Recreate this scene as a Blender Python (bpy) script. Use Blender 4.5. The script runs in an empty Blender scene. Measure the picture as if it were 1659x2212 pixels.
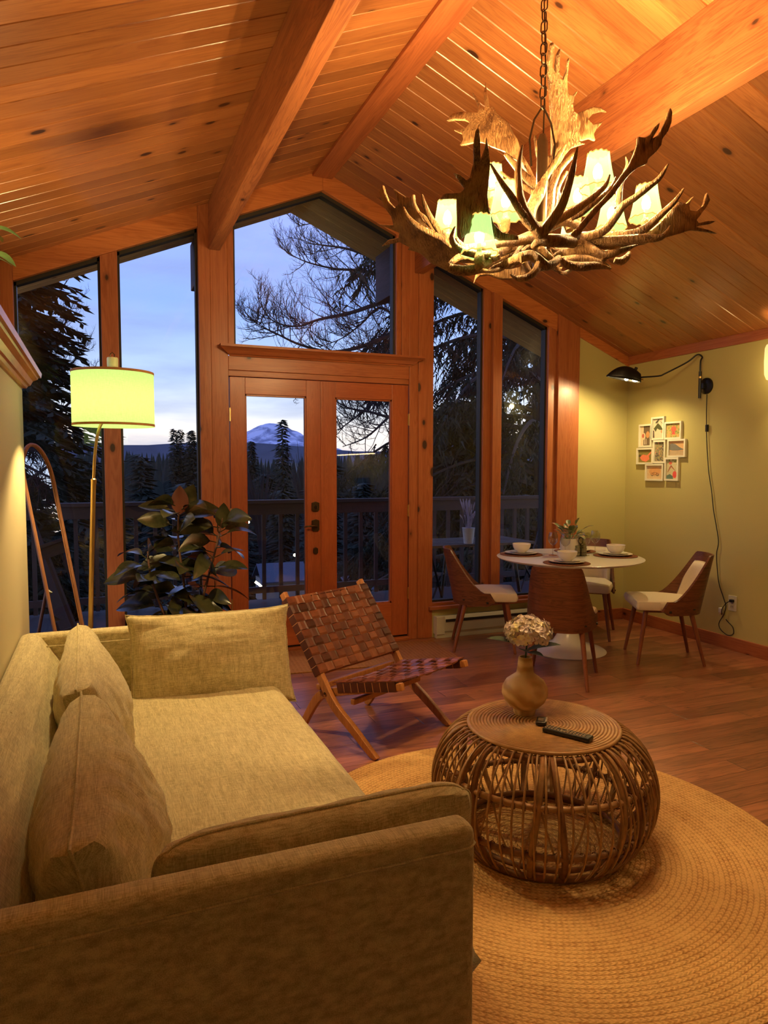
import bpy, bmesh, math, random
from mathutils import Vector, Matrix, noise
random.seed(7)
S = bpy.context.scene
COL = S.collection
PI = math.pi

# ---------------------------------------------------------------- camera
FPX, YAW, PITCH, ROLL = 1519.7, 0.385785, -0.0629144, 0.00126
CAM = Vector((0, 0, 1.46))
_F = Vector((math.sin(YAW)*math.cos(PITCH), math.cos(YAW)*math.cos(PITCH), math.sin(PITCH)))
_r = Vector((math.cos(YAW), -math.sin(YAW), 0)); _u = _r.cross(_F)
_R = _r*math.cos(ROLL)+_u*math.sin(ROLL); _U = -_r*math.sin(ROLL)+_u*math.cos(ROLL)
cd = bpy.data.cameras.new('camera'); co = bpy.data.objects.new('camera', cd); COL.objects.link(co)
co.matrix_world = Matrix(((_R.x, _U.x, -_F.x, CAM.x), (_R.y, _U.y, -_F.y, CAM.y), (_R.z, _U.z, -_F.z, CAM.z), (0, 0, 0, 1)))
cd.sensor_fit = 'HORIZONTAL'; cd.sensor_width = 36.0; cd.lens = FPX/1659*36.0
cd.clip_start = 0.05; cd.clip_end = 60000
S.camera = co

def ray(px, py): return _F + _R*((px-829.5)/FPX) - _U*((py-1106)/FPX)
def at(px, py, dep): return CAM + ray(px, py)*dep          # point seen at a pixel, at its own distance
def onY(px, py, Y): d = ray(px, py); return CAM + d*(Y/d.y)
def onX(px, py, X): d = ray(px, py); return CAM + d*(X/d.x)
def onZ(px, py, Z): d = ray(px, py); return CAM + d*((Z-CAM.z)/d.z)

# ---------------------------------------------------------------- view, world
S.view_settings.view_transform = 'Standard'; S.view_settings.look = 'None'
S.view_settings.gamma = 1.0; S.view_settings.use_curve_mapping = False
S.view_settings.exposure = 0.42
S.cycles.max_bounces = 8; S.cycles.diffuse_bounces = 4; S.cycles.glossy_bounces = 4
S.cycles.transmission_bounces = 6; S.cycles.transparent_max_bounces = 16
S.cycles.sample_clamp_indirect = 4.0
S.cycles.caustics_reflective = False; S.cycles.caustics_refractive = False

W = bpy.data.worlds.new('dusk_sky'); S.world = W; W.use_nodes = True
wn = W.node_tree.nodes; wl = W.node_tree.links; wn.clear()
wo = wn.new('ShaderNodeOutputWorld'); wb = wn.new('ShaderNodeBackground'); wl.new(wb.outputs[0], wo.inputs[0])
tc = wn.new('ShaderNodeTexCoord'); sp = wn.new('ShaderNodeSeparateXYZ'); wl.new(tc.outputs['Generated'], sp.inputs[0])
rp = wn.new('ShaderNodeValToRGB'); wl.new(sp.outputs['Z'], rp.inputs[0])
e = rp.color_ramp.elements
stops = [(0.0, (.52, .46, .50)), (.045, (.78, .68, .66)), (.075, (.60, .62, .74)), (.12, (.40, .50, .80)), (.22, (.22, .34, .80)), (.34, (.27, .34, .84)), (.7, (.16, .22, .60))]
e[0].position = 0; e[0].color = (*stops[0][1], 1); e[1].position = .7; e[1].color = (*stops[-1][1], 1)
for p, c in stops[1:-1]:
    q = e.new(p); q.color = (*c, 1)
mp = wn.new('ShaderNodeMapping'); mp.inputs['Scale'].default_value = (3.0, 3.0, 16.0); wl.new(tc.outputs['Generated'], mp.inputs[0])
nz = wn.new('ShaderNodeTexNoise'); nz.inputs['Scale'].default_value = 1.6; nz.inputs['Detail'].default_value = 6; wl.new(mp.outputs[0], nz.inputs[0])
cr = wn.new('ShaderNodeValToRGB'); cr.color_ramp.elements[0].position = .50; cr.color_ramp.elements[1].position = .72; wl.new(nz.outputs[0], cr.inputs[0])
ma = wn.new('ShaderNodeMath'); ma.operation = 'MULTIPLY'; ma.inputs[1].default_value = .55; wl.new(cr.outputs[0], ma.inputs[0])
mx = wn.new('ShaderNodeMix'); mx.data_type = 'RGBA'; wl.new(ma.outputs[0], mx.inputs[0]); wl.new(rp.outputs[0], mx.inputs[6]); mx.inputs[7].default_value = (.21, .26, .46, 1)
wl.new(mx.outputs[2], wb.inputs[0]); wb.inputs[1].default_value = 1.45

WARM = (1.0, .64, .27)
POWER_BULB = 26.5
POWER_FLOOR = 62.0
POWER_SCONCE = 34.0
POWER_BACK = 3.0
POWER_FILL = 215.0

def lamp_point(name, loc, power, color=WARM, radius=.02, parent=None):
    l = bpy.data.lights.new(name, 'POINT'); l.energy = power; l.color = color; l.shadow_soft_size = radius
    o = bpy.data.objects.new(name, l); COL.objects.link(o); o.location = loc
    if parent: o.parent = parent
    return o

# ---------------------------------------------------------------- material helpers
class NT:
    def __init__(s, name):
        s.m = bpy.data.materials.new(name); s.m.use_nodes = True
        s.n = s.m.node_tree.nodes; s.l = s.m.node_tree.links; s.n.clear()
        s.out = s.n.new('ShaderNodeOutputMaterial'); s.b = s.n.new('ShaderNodeBsdfPrincipled'); s.l.new(s.b.outputs[0], s.out.inputs[0])
    def new(s, t, **k):
        n = s.n.new(t)
        for a, v in k.items(): setattr(n, a, v)
        return n
    def link(s, a, b): s.l.new(a, b)
    def math(s, op, a, b=None, c=None):
        n = s.new('ShaderNodeMath', operation=op)
        for i, v in enumerate((a, b, c)):
            if v is None: continue
            if isinstance(v, (int, float)): n.inputs[i].default_value = v
            else: s.link(v, n.inputs[i])
        return n.outputs[0]
    def obj(s):
        t = s.new('ShaderNodeTexCoord'); return t.outputs['Object']
    def xyz(s, v):
        n = s.new('ShaderNodeSeparateXYZ'); s.link(v, n.inputs[0]); return n.outputs
    def comb(s, x, y, z):
        n = s.new('ShaderNodeCombineXYZ')
        for i, v in enumerate((x, y, z)):
            if isinstance(v, (int, float)): n.inputs[i].default_value = v
            else: s.link(v, n.inputs[i])
        return n.outputs[0]
    def noise(s, vec, scale, detail=4, dist=0, rough=.55):
        n = s.new('ShaderNodeTexNoise'); n.inputs['Scale'].default_value = scale; n.inputs['Detail'].default_value = detail
        n.inputs['Distortion'].default_value = dist; n.inputs['Roughness'].default_value = rough
        if vec is not None: s.link(vec, n.inputs['Vector'])
        return n.outputs[0]
    def ramp(s, f, stops):
        n = s.new('ShaderNodeValToRGB'); s.link(f, n.inputs[0]); el = n.color_ramp.elements
        def c4(c): return (c, c, c, 1) if isinstance(c, (int, float)) else (*c, 1)
        el[0].position = stops[0][0]; el[0].color = c4(stops[0][1]); el[1].position = stops[-1][0]; el[1].color = c4(stops[-1][1])
        for p, c in stops[1:-1]:
            q = el.new(p); q.color = c4(c)
        return n.outputs[0]
    def mix(s, f, a, b, mode='MIX'):
        n = s.new('ShaderNodeMix', data_type='RGBA', blend_type=mode)
        if isinstance(f, (int, float)): n.inputs[0].default_value = f
        else: s.link(f, n.inputs[0])
        for i, v in ((6, a), (7, b)):
            if isinstance(v, tuple): n.inputs[i].default_value = (*v, 1)
            else: s.link(v, n.inputs[i])
        return n.outputs[2]
    def map(s, v, scale=(1, 1, 1)):
        n = s.new('ShaderNodeMapping'); n.inputs['Scale'].default_value = scale; s.link(v, n.inputs[0]); return n.outputs[0]
    def color(s, c):
        if isinstance(c, tuple): s.b.inputs['Base Color'].default_value = (*c, 1)
        else: s.link(c, s.b.inputs['Base Color'])
    def rough(s, r):
        if isinstance(r, (int, float)): s.b.inputs['Roughness'].default_value = r
        else: s.link(r, s.b.inputs['Roughness'])
    def bump(s, h, strength=.3, dist=.01):
        n = s.new('ShaderNodeBump'); n.inputs['Strength'].default_value = strength; n.inputs['Distance'].default_value = dist
        s.link(h, n.inputs['Height']); s.link(n.outputs[0], s.b.inputs['Normal'])

def plain(name, c, rough=.5, metal=0, var=.12, scale=30, bump=0, spec=.5):
    t = NT(name); f = t.noise(t.obj(), scale, 4)
    c2 = tuple(v*(1-var*2) for v in c)
    t.color(t.mix(f, tuple(min(1, v*(1+var)) for v in c), c2)); t.rough(rough)
    t.b.inputs['Metallic'].default_value = metal; t.b.inputs['Specular IOR Level'].default_value = spec
    if bump: t.bump(f, bump, .005)
    return t.m

def wood(name, c1, c2, axis='X', rough=.45, knots=0.0, grain=1.0, plank=None, dark=(.05, .018, .008), coat=0.0, bumpy=.08, tone=.25, joint=None, seam=0.0, scrape=0.0, rnd=True):
    """grain runs along `axis`; planks (if any) are counted along plank[0] with width plank[1]"""
    t = NT(name); o = t.xyz(t.obj()); ax = 'XYZ'.index(axis); al = o[ax]; others = [o[i] for i in range(3) if i != ax]
    ac, ac2 = others
    oi = t.new('ShaderNodeObjectInfo').outputs['Random']
    off = t.math('MULTIPLY', oi, 37.0) if rnd else 0.0
    wn_out = None; frac = None
    if plank:
        pc = o['XYZ'.index(plank[0])]; q = t.math('DIVIDE', pc, plank[1]); idx = t.math('FLOOR', q); frac = t.math('FRACT', q)
        w = t.new('ShaderNodeTexWhiteNoise', noise_dimensions='1D'); t.link(idx, w.inputs['W']); wn_out = w.outputs['Value']
        off = t.math('ADD', off, t.math('MULTIPLY', wn_out, 53.0))
        if joint:
            jq = t.math('DIVIDE', t.math('ADD', al, t.math('MULTIPLY', wn_out, 9.0)), joint); jf = t.math('FRACT', jq); ji = t.math('FLOOR', jq)
            w2 = t.new('ShaderNodeTexWhiteNoise', noise_dimensions='2D'); t.link(t.comb(idx, ji, 0), w2.inputs['Vector']); wn_out = w2.outputs['Value']
            off = t.math('ADD', off, t.math('MULTIPLY', wn_out, 21.0))
    a2 = t.math('ADD', al, off)
    v = t.comb(t.math('MULTIPLY', a2, .55*grain), t.math('MULTIPLY', ac, 9*grain), t.math('MULTIPLY', ac2, 9*grain))
    n1 = t.noise(v, 1.6, 5, .6)
    vf = t.comb(t.math('MULTIPLY', a2, 3.0*grain), t.math('MULTIPLY', ac, 120*grain), t.math('MULTIPLY', ac2, 120*grain))
    n2 = t.noise(vf, 1.0, 3)
    rings = t.math('ABSOLUTE', t.math('SINE', t.math('MULTIPLY', n1, 34.0)))
    f = t.math('ADD', t.math('MULTIPLY', n1, .5), t.math('ADD', t.math('MULTIPLY', rings, .22), t.math('MULTIPLY', n2, .28)))
    col = t.ramp(f, [(.30, c2), (.72, c1)])
    if wn_out is not None:
        hsv = t.math('ADD', t.math('MULTIPLY', wn_out, tone*2), 1-tone)
        col = t.mix(1.0, col, t.comb(hsv, hsv, hsv), 'MULTIPLY')
    if knots:
        vo = t.new('ShaderNodeTexVoronoi'); vo.inputs['Scale'].default_value = 1.0
        t.link(t.comb(t.math('MULTIPLY', a2, 4.2), t.math('MULTIPLY', ac, 7.5), t.math('MULTIPLY', ac2, 7.5)), vo.inputs['Vector'])
        sc = t.xyz(vo.outputs['Color'])[0]
        r = t.math('MULTIPLY', sc, knots)
        k = t.math('SUBTRACT', r, vo.outputs['Distance'])
        kk = t.ramp(k, [(0.0, 0.0), (.035, 1.0)])
        halo = t.ramp(t.math('ADD', k, .10), [(0.0, 0.0), (.10, .45)])
        gate = t.math('GREATER_THAN', sc, .5)
        col = t.mix(t.math('MULTIPLY', halo, gate), col, tuple(a*.45 for a in c2))
        col = t.mix(t.math('MULTIPLY', kk, gate), col, dark)
    h = t.math('ADD', t.math('MULTIPLY', n2, .5), t.math('MULTIPLY', n1, .5))
    if plank and seam:
        d = t.math('ABSOLUTE', t.math('SUBTRACT', frac, .5)); s_ = t.ramp(d, [(.5-seam, 0.0), (.5, 1.0)])
        if joint:
            d2 = t.math('ABSOLUTE', t.math('SUBTRACT', jf, .5)); s2 = t.ramp(d2, [(.5-seam*plank[1]/joint, 0.0), (.5, 1.0)]); s_ = t.math('MAXIMUM', s_, s2)
        col = t.mix(t.math('MULTIPLY', s_, .8), col, tuple(a*.25 for a in c2))
        h = t.math('SUBTRACT', t.math('MULTIPLY', h, .35), t.math('MULTIPLY', s_, 1.4))
    if scrape:
        ns = t.noise(t.comb(t.math('MULTIPLY', a2, 2.5), t.math('MULTIPLY', ac, 14), t.math('MULTIPLY', ac2, 14)), 1.6, 3)
        h = t.math('ADD', h, t.math('MULTIPLY', ns, scrape))
    t.color(col); t.rough(rough); t.bump(h, bumpy*4, .002)
    if coat: t.b.inputs['Coat Weight'].default_value = coat; t.b.inputs['Coat Roughness'].default_value = .22
    return t.m

def emit(name, c, strength, extra=None):
    t = NT(name); t.color(c); t.b.inputs['Emission Color'].default_value = (*c, 1); t.b.inputs['Emission Strength'].default_value = strength
    return t.m

def shade_mat(name, cloth, glow, strength, thru=.25, weave=0):
    """thin lit cloth: partly lets the bulb's light straight through, glows itself"""
    t = NT(name)
    t.n.remove(t.b)
    di = t.new('ShaderNodeBsdfDiffuse'); di.inputs[0].default_value = (*cloth, 1)
    tl = t.new('ShaderNodeBsdfTranslucent'); tl.inputs[0].default_value = (*cloth, 1)
    tr = t.new('ShaderNodeBsdfTransparent'); em = t.new('ShaderNodeEmission'); em.inputs[1].default_value = strength
    em.inputs[0].default_value = (*glow, 1)
    if weave:
        o = t.obj(); f = t.math('MULTIPLY', t.noise(t.map(o, (60, 60, 900)), 1, 2), t.noise(t.map(o, (500, 500, 40)), 1, 2))
        t.link(t.ramp(f, [(.12, tuple(g*.72 for g in glow)), (.36, glow)]), em.inputs[0])
    m1 = t.new('ShaderNodeMixShader'); m1.inputs[0].default_value = .5; t.link(di.outputs[0], m1.inputs[1]); t.link(tl.outputs[0], m1.inputs[2])
    m2 = t.new('ShaderNodeMixShader'); m2.inputs[0].default_value = thru; t.link(m1.outputs[0], m2.inputs[1]); t.link(tr.outputs[0], m2.inputs[2])
    ad = t.new('ShaderNodeAddShader'); t.link(m2.outputs[0], ad.inputs[0]); t.link(em.outputs[0], ad.inputs[1]); t.link(ad.outputs[0], t.out.inputs[0])
    return t.m

def glass_mat(name, tint=(.93, .95, .93), refl=1.0, ior=1.5):
    t = NT(name); t.n.remove(t.b)
    tr = t.new('ShaderNodeBsdfTransparent'); tr.inputs[0].default_value = (*tint, 1)
    gl = t.new('ShaderNodeBsdfGlossy'); gl.inputs['Roughness'].default_value = .0
    fr = t.new('ShaderNodeFresnel'); bf = t.new('ShaderNodeNewGeometry').outputs['Backfacing']; t.link(t.math('ADD', t.math('MULTIPLY', bf, 1/ior-ior), ior), fr.inputs[0])
    f = t.math('MULTIPLY', fr.outputs[0], refl)
    mx_ = t.new('ShaderNodeMixShader'); t.link(f, mx_.inputs[0]); t.link(tr.outputs[0], mx_.inputs[1]); t.link(gl.outputs[0], mx_.inputs[2])
    t.link(mx_.outputs[0], t.out.inputs[0]); return t.m

def fabric(name, c1, c2, f=1.0, bump=.25):
    t = NT(name); o = t.obj()
    a = t.noise(t.map(o, (420*f, 24*f, 420*f)), 1, 2); b = t.noise(t.map(o, (24*f, 420*f, 60*f)), 1, 2); c = t.noise(t.map(o, (60, 8, 60)), 1, 3)
    m = t.math('ADD', t.math('MULTIPLY', a, .38), t.math('ADD', t.math('MULTIPLY', b, .38), t.math('MULTIPLY', c, .24)))
    t.color(t.ramp(m, [(.40, c2), (.60, c1)])); t.rough(.92); t.bump(t.math('ADD', a, b), bump, .003)
    t.b.inputs['Sheen Weight'].default_value = .25; t.b.inputs['Specular IOR Level'].default_value = .15
    return t.m

# ---------------------------------------------------------------- mesh helpers
class MB:
    def __init__(s): s.v = []; s.f = []
    def add(s, vs, fs):
        k = len(s.v); s.v += [Vector(v) for v in vs]; s.f += [tuple(i+k for i in f) for f in fs]; return s
    def box(s, x0, x1, y0, y1, z0, z1):
        return s.add([(x0, y0, z0), (x1, y0, z0), (x1, y1, z0), (x0, y1, z0), (x0, y0, z1), (x1, y0, z1), (x1, y1, z1), (x0, y1, z1)],
                     [(0, 3, 2, 1), (4, 5, 6, 7), (0, 1, 5, 4), (1, 2, 6, 5), (2, 3, 7, 6), (3, 0, 4, 7)])
    def hexa(s, lo, hi):
        n = len(lo)
        return s.add(list(lo)+list(hi), [tuple(range(n-1, -1, -1)), tuple(range(n, 2*n))]+[(i, (i+1) % n, n+(i+1) % n, n+i) for i in range(n)])
    def prism(s, poly, axis, a, b):
        def P(p, t):
            return {'X': (t, p[0], p[1]), 'Y': (p[0], t, p[1]), 'Z': (p[0], p[1], t)}[axis]
        return s.hexa([P(p, a) for p in poly], [P(p, b) for p in poly])
    def lathe(s, prof, c=(0, 0, 0), n=32, cap=True):
        vs = []; fs = []
        for r, z in prof:
            for i in range(n):
                a = 2*PI*i/n; vs.append((c[0]+r*math.cos(a), c[1]+r*math.sin(a), c[2]+z))
        m = len(prof)
        for j in range(m-1):
            for i in range(n):
                fs.append((j*n+i, j*n+(i+1) % n, (j+1)*n+(i+1) % n, (j+1)*n+i))
        if cap:
            if prof[0][0] > 1e-4: fs.append(tuple(range(n-1, -1, -1)))
            if prof[-1][0] > 1e-4: fs.append(tuple((m-1)*n+i for i in range(n)))
        return s.add(vs, fs)
    def tube(s, pts, rad, n=8, cap=True, flat=1.0, closed=False, updir=None):
        pts = [Vector(p) for p in pts]; m = len(pts)
        if isinstance(rad, (int, float)): rad = [rad]*m
        vs = []; fs = []; up = updir
        for j, p in enumerate(pts):
            if closed: d = pts[(j+1) % m]-pts[j-1]
            else: d = pts[min(j+1, m-1)]-pts[max(j-1, 0)]
            if d.length < 1e-9: d = Vector((0, 0, 1))
            d.normalize()
            if up is None: up = Vector((0, 0, 1)) if abs(d.z) < .9 else Vector((1, 0, 0))
            sd = d.cross(up)
            if sd.length < 1e-6: sd = d.cross(Vector((1, .3, .1)))
            sd.normalize(); u2 = sd.cross(d).normalized(); up = u2
            for i in range(n):
                a = 2*PI*i/n; vs.append(p+sd*(math.cos(a)*rad[j])+u2*(math.sin(a)*rad[j]*flat))
        for j in range(m if closed else m-1):
            k = (j+1) % m
            for i in range(n): fs.append((j*n+i, j*n+(i+1) % n, k*n+(i+1) % n, k*n+i))
        if cap and not closed: fs += [tuple(range(n-1, -1, -1)), tuple((m-1)*n+i for i in range(n))]
        return s.add(vs, fs)
    def build(s, name, mat, parent=None, smooth=False, bevel=0, seg=2, sub=0, loc=None, solid=0):
        me = bpy.data.meshes.new(name); me.from_pydata([tuple(v) for v in s.v], [], s.f); me.update()
        bm = bmesh.new(); bm.from_mesh(me); bmesh.ops.recalc_face_normals(bm, faces=bm.faces)
        if bevel:
            ed = [e_ for e_ in bm.edges if len(e_.link_faces) == 2 and e_.calc_face_angle(0) > .5]
            bmesh.ops.bevel(bm, geom=ed, offset=bevel, segments=seg, profile=.5, affect='EDGES', clamp_overlap=True)
        bm.to_mesh(me); bm.free()
        if smooth or bevel:
            for p in me.polygons: p.use_smooth = True
        me.materials.append(mat)
        o = bpy.data.objects.new(name, me); COL.objects.link(o)
        if (smooth or bevel):
            try: me.set_sharp_from_angle(angle=math.radians(42))
            except Exception: pass
        if parent: o.parent = parent
        if loc: o.location = loc
        if bevel:
            md = o.modifiers.new('wn', 'WEIGHTED_NORMAL'); md.keep_sharp = True
        if solid:
            md = o.modifiers.new('solid', 'SOLIDIFY'); md.thickness = solid; md.offset = 0
        if sub:
            md = o.modifiers.new('sub', 'SUBSURF'); md.levels = sub; md.render_levels = sub
            for p in me.polygons: p.use_smooth = True
        return o

def catmull(pts, k=6):
    pts = [Vector(p) for p in pts]
    if len(pts) < 3: return pts
    out = []
    for i in range(len(pts)-1):
        p0 = pts[max(i-1, 0)]; p1 = pts[i]; p2 = pts[i+1]; p3 = pts[min(i+2, len(pts)-1)]
        for j in range(k):
            t = j/k
            out.append(.5*((2*p1)+(p2-p0)*t+(2*p0-5*p1+4*p2-p3)*t*t+(-p0+3*p1-3*p2+p3)*t**3))
    out.append(pts[-1]); return out
def lerp_list(vals, n):
    m = len(vals); out = []
    for i in range(n):
        t = i/(n-1)*(m-1); k = min(int(t), m-2); out.append(vals[k]+(vals[k+1]-vals[k])*(t-k))
    return out

def tag(o, label=None, cat=None, group=None, kind=None):
    if label: o['label'] = label
    if cat: o['category'] = cat
    if group: o['group'] = group
    if kind: o['kind'] = kind
    return o
def struct(o): o['kind'] = 'structure'; return o
def thing(name, label, cat, loc=(0, 0, 0), rz=0, group=None):
    o = bpy.data.objects.new(name, None); COL.objects.link(o); o.location = loc; o.rotation_euler = (0, 0, rz); o.empty_display_size = .1
    return tag(o, label, cat, group)
def kids(o): return [c for c in bpy.data.objects if c.parent == o]
def dup(root, loc, rz, label=None, group=None, scale=None):
    r = root.copy(); COL.objects.link(r); r.location = loc; r.rotation_euler = (0, 0, rz)
    if scale: r.scale = scale
    if label: r['label'] = label
    if group: r['group'] = group
    def rec(a, b):
        for ch in kids(a):
            c = ch.copy(); COL.objects.link(c); c.parent = b; rec(ch, c)
    rec(root, r); return r
# ---------------------------------------------------------------- materials
ORG1, ORG2 = (.43, .170, .052), (.27, .086, .025)
RED1, RED2 = (.46, .155, .052), (.31, .085, .026)
M_ceil = wood('pine_ceiling', ORG1, ORG2, 'X', .30, knots=.19, plank=('Y', .133), tone=.22, coat=.38, rnd=False, bumpy=.03)
M_soffit = wood('pine_soffit', (.62, .44, .20), (.40, .27, .11), 'X', .6, knots=.12, plank=('Y', .133), tone=.15, rnd=False)
M_beamY = wood('fir_beam', (.42, .150, .050), (.19, .050, .016), 'Y', .45, knots=.10, grain=1.3)
M_woodZ = wood('fir_post', RED1, RED2, 'Z', .40, knots=.20, coat=.1)
M_woodX = wood('fir_rail', RED1, RED2, 'X', .40, knots=.14, coat=.1)
M_woodY = wood('fir_trim', RED1, RED2, 'Y', .45, knots=.14)
M_rake = wood('pine_rake_board', (.62, .22, .062), (.42, .12, .03), 'X', .4, knots=.22)
M_doorZ = wood('fir_door_stile', (.46, .125, .038), (.33, .078, .022), 'Z', .35, grain=2.2, coat=.2)
M_doorX = wood('fir_door_rail', (.46, .125, .038), (.34, .08, .024), 'X', .35, grain=1.6, coat=.2)
M_floor = wood('hickory_floor', (.40, .155, .072), (.15, .052, .024), 'X', .30, knots=.07, plank=('Y', .127), tone=.30, joint=1.15, seam=.018, scrape=1.6, bumpy=.10, coat=.15, rnd=False)
M_wall = plain('olive_wall_paint', (.55, .50, .20), .75, var=.03, scale=180, bump=.12, spec=.2)
M_part = plain('cream_wall_paint', (.56, .50, .30), .6, var=.03, scale=180, bump=.1, spec=.3)
M_dark = plain('dark_window_frame', (.022, .018, .012), .5)
M_glass = glass_mat('window_glass', (.92, .94, .92), 1.0, 1.45)
M_black = plain('black_metal', (.012, .012, .012), .35, .3)
M_bronze = plain('aged_bronze', (.09, .055, .025), .38, .9)
M_brass = plain('brass', (.70, .48, .18), .3, 1.0)
M_white = plain('white_lacquer', (.72, .70, .62), .25, var=.02)
M_cream = plain('cream_metal', (.62, .60, .46), .4, var=.03)
M_deck = wood('weathered_deck', (.035, .030, .034), (.015, .013, .015), 'X', .75, plank=('Y', .14), seam=.05, tone=.2, rnd=False)
M_rail = wood('dark_railing_wood', (.048, .022, .017), (.024, .011, .009), 'X', .7)
M_railZ = wood('dark_baluster_wood', (.048, .022, .017), (.024, .011, .009), 'Z', .7)

# ---------------------------------------------------------------- room shell
D = 5.40; XR = 4.70; XL = -0.60; YB = -3.2; RX = 1.673; RZ = 3.766; SL = .4167
def cz(x): return RZ-SL*abs(x-RX)

m = MB().box(XL-.1, XR+.1, YB-.1, D+.12, -.12, 0); fl = struct(m.build('floor', M_floor))

def slope(sgn, y0, y1, name, mat, parent=None, over=.0):
    """one roof slope lined with V-grooved boards, in its own frame: X runs down the slope, Y along the ridge"""
    ang = math.atan(SL); L = ((XR-RX) if sgn > 0 else (RX-XL))/math.cos(ang)+.12+over
    b = MB(); w = .133; g = .0045; d = .005
    k0 = math.floor(y0/w); prof = []
    y = y0; prof.append((y0, 0.0)); k = k0+1
    while k*w < y1-g:
        prof += [(k*w-g, 0.0), (k*w, d), (k*w+g, 0.0)]; k += 1
    prof.append((y1, 0.0))
    n = len(prof)
    lo = [(0, p[0], p[1]) for p in prof]; hi = [(L, p[0], p[1]) for p in prof]
    fs = [(i, i+1, n+i+1, n+i) for i in range(n-1)]
    b.add(lo+hi, fs)
    T = .16
    b.add([(0, y0, 0), (L, y0, 0), (L, y1, 0), (0, y1, 0), (0, y0, T), (L, y0, T), (L, y1, T), (0, y1, T)], [(4, 5, 6, 7), (0, 1, 5, 4), (1, 2, 6, 5), (2, 3, 7, 6)])
    o = b.build(name, mat, parent)
    o.location = (RX, 0, RZ); o.rotation_euler = (0, ang, 0) if sgn > 0 else (0, ang, PI)
    return o
# for the left slope the frame is turned half round, so Y is mirrored
cr_ = struct(slope(1, YB, D+.06, 'ceiling', M_ceil))
cl_ = slope(-1, -(D+.06), -YB, 'ceiling', M_ceil); struct(cl_)
er_ = slope(1, D+.06, 6.38, 'eave', M_soffit, over=.5); struct(er_)
el_ = slope(-1, -6.38, -(D+.06), 'eave', M_soffit, over=.5); struct(el_)

struct(MB().box(XR, XR+.1, YB, D, 0, cz(XR)+.02).build('wall_right', M_wall))
struct(MB().prism([(XL-.1, 0), (XR+.1, 0), (XR+.1, cz(XR)), (RX, RZ), (XL-.1, cz(XL))], 'Y', YB-.1, YB).build('wall_back', M_wall))
# left wall with a dark window over the ledge
wl_ = MB().box(XL-.1, XL, YB, 4.05, 0, 1.9).box(XL-.1, XL, YB, 3.3, 1.9, cz(XL)+.02).box(XL-.1, XL, 5.1, D, 0, cz(XL)+.02).box(XL-.1, XL, 3.3, 5.1, 2.55, cz(XL)+.02).box(XL-.1, XL, 4.05, 5.1, 0, .5)
struct(wl_.build('wall_left', M_part))
w6 = thing('window_6', None, None); del_ = [w6.pop(k) for k in ('label', 'category') if k in w6.keys()]; struct(w6)
MB().box(XL-.05, XL-.04, 3.3, 5.1, .5, 2.55).build('glass', M_glass, w6)
f = MB(); f.box(XL-.07, XL, 5.06, 5.1, .5, 2.55).box(XL-.07, XL, 3.3, 5.1, 2.51, 2.55); f.build('window_frame', M_dark, w6)
# outer wall corner of plaster right of the windows
struct(MB().prism([(4.124, 0), (XR, 0), (XR, cz(XR)), (4.124, cz(4.124))], 'Y', D, D+.1).build('wall_front', M_wall))

# partition with ledge cap on the left
PX, PY = -.345, 4.02
struct(MB().box(XL, PX, -1.0, PY, 0, 1.86).build('wall_partition', M_part, bevel=.012))
cap = MB()
prof = [(0, 0), (.018, 0), (.024, .012), (.034, .016), (.046, .040), (.066, .052), (.070, .060), (.082, .062), (.086, .085), (0, .085)]
ring = []
for o_, z in prof:
    ring.append([(PX+o_, -1.0, 1.86+z), (PX+o_, PY+o_, 1.86+z), (XL+.001, PY+o_, 1.86+z)])
n = len(ring)
vs = [p for r in ring for p in r]
fs = [(i*3+j, i*3+j+1, ((i+1) % n)*3+j+1, ((i+1) % n)*3+j) for i in range(n) for j in range(2)]
vs += [(XL+.001, -1.0, 1.86), (XL+.001, -1.0, 1.945)]; a0 = len(vs)-2
fs.append(((n-2)*3, (n-2)*3+1, (n-2)*3+2, a0+1))
fs += [tuple(i*3 for i in range(n)), tuple(i*3+2 for i in range(n))]
cap.add(vs, fs); cap.box(XL+.001, PX, -1, PY, 1.855, 1.944)
struct(cap.build('trim_1', wood('ledge_cap_pine', (.66, .26, .07), (.45, .14, .035), 'Y', .35, knots=.1, coat=.4)))

# ---------------------------------------------------------------- timber front wall
tn = [1]
def trim(mb, mat, bevel=.004):
    tn[0] += 1; return struct(mb.build('trim_%d' % tn[0], mat, bevel=bevel))
def slant(x0, x1, z0, drop, y0=D, y1=D+.11):
    """upright board whose head follows the roof line"""
    return MB().prism([(x0, z0), (x1, z0), (x1, cz(x1)-drop), (x0, cz(x0)-drop)], 'Y', y0, y1)
trim(slant(XL, -.500, 0, .0, D-.015), M_woodZ)
trim(slant(.045, .160, 0, .149), M_woodZ)
trim(slant(.715, .800, 0, .0, D-.012), M_woodZ)
trim(slant(.800, .928, 0, .0, D-.006), M_woodZ)
trim(MB().prism([(.928, 2.376), (.975, 2.376), (.975, cz(.975)-.1), (.928, cz(.928)-.1)], 'Y', D, D+.11), M_woodZ)
trim(slant(2.418, 2.500, 0, 0, D-.006), M_woodZ)
trim(slant(2.500, 2.637, 0, 0, D-.012), M_woodZ)
trim(MB().prism([(2.300, 2.38), (2.345, 2.38), (2.345, cz(2.345)-.1), (2.300, cz(2.300)-.1)], 'Y', D, D+.11), M_woodZ)
trim(MB().prism([(2.345, 2.38), (2.418, 2.38), (2.418, cz(2.418)-.1), (2.345, cz(2.345)-.1)], 'Y', D-.01, D+.11), M_woodZ)
trim(slant(3.130, 3.205, .27, .149, D+.01), M_woodZ)
trim(slant(3.205, 3.295, .27, .149, D-.03), M_woodZ)
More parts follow.
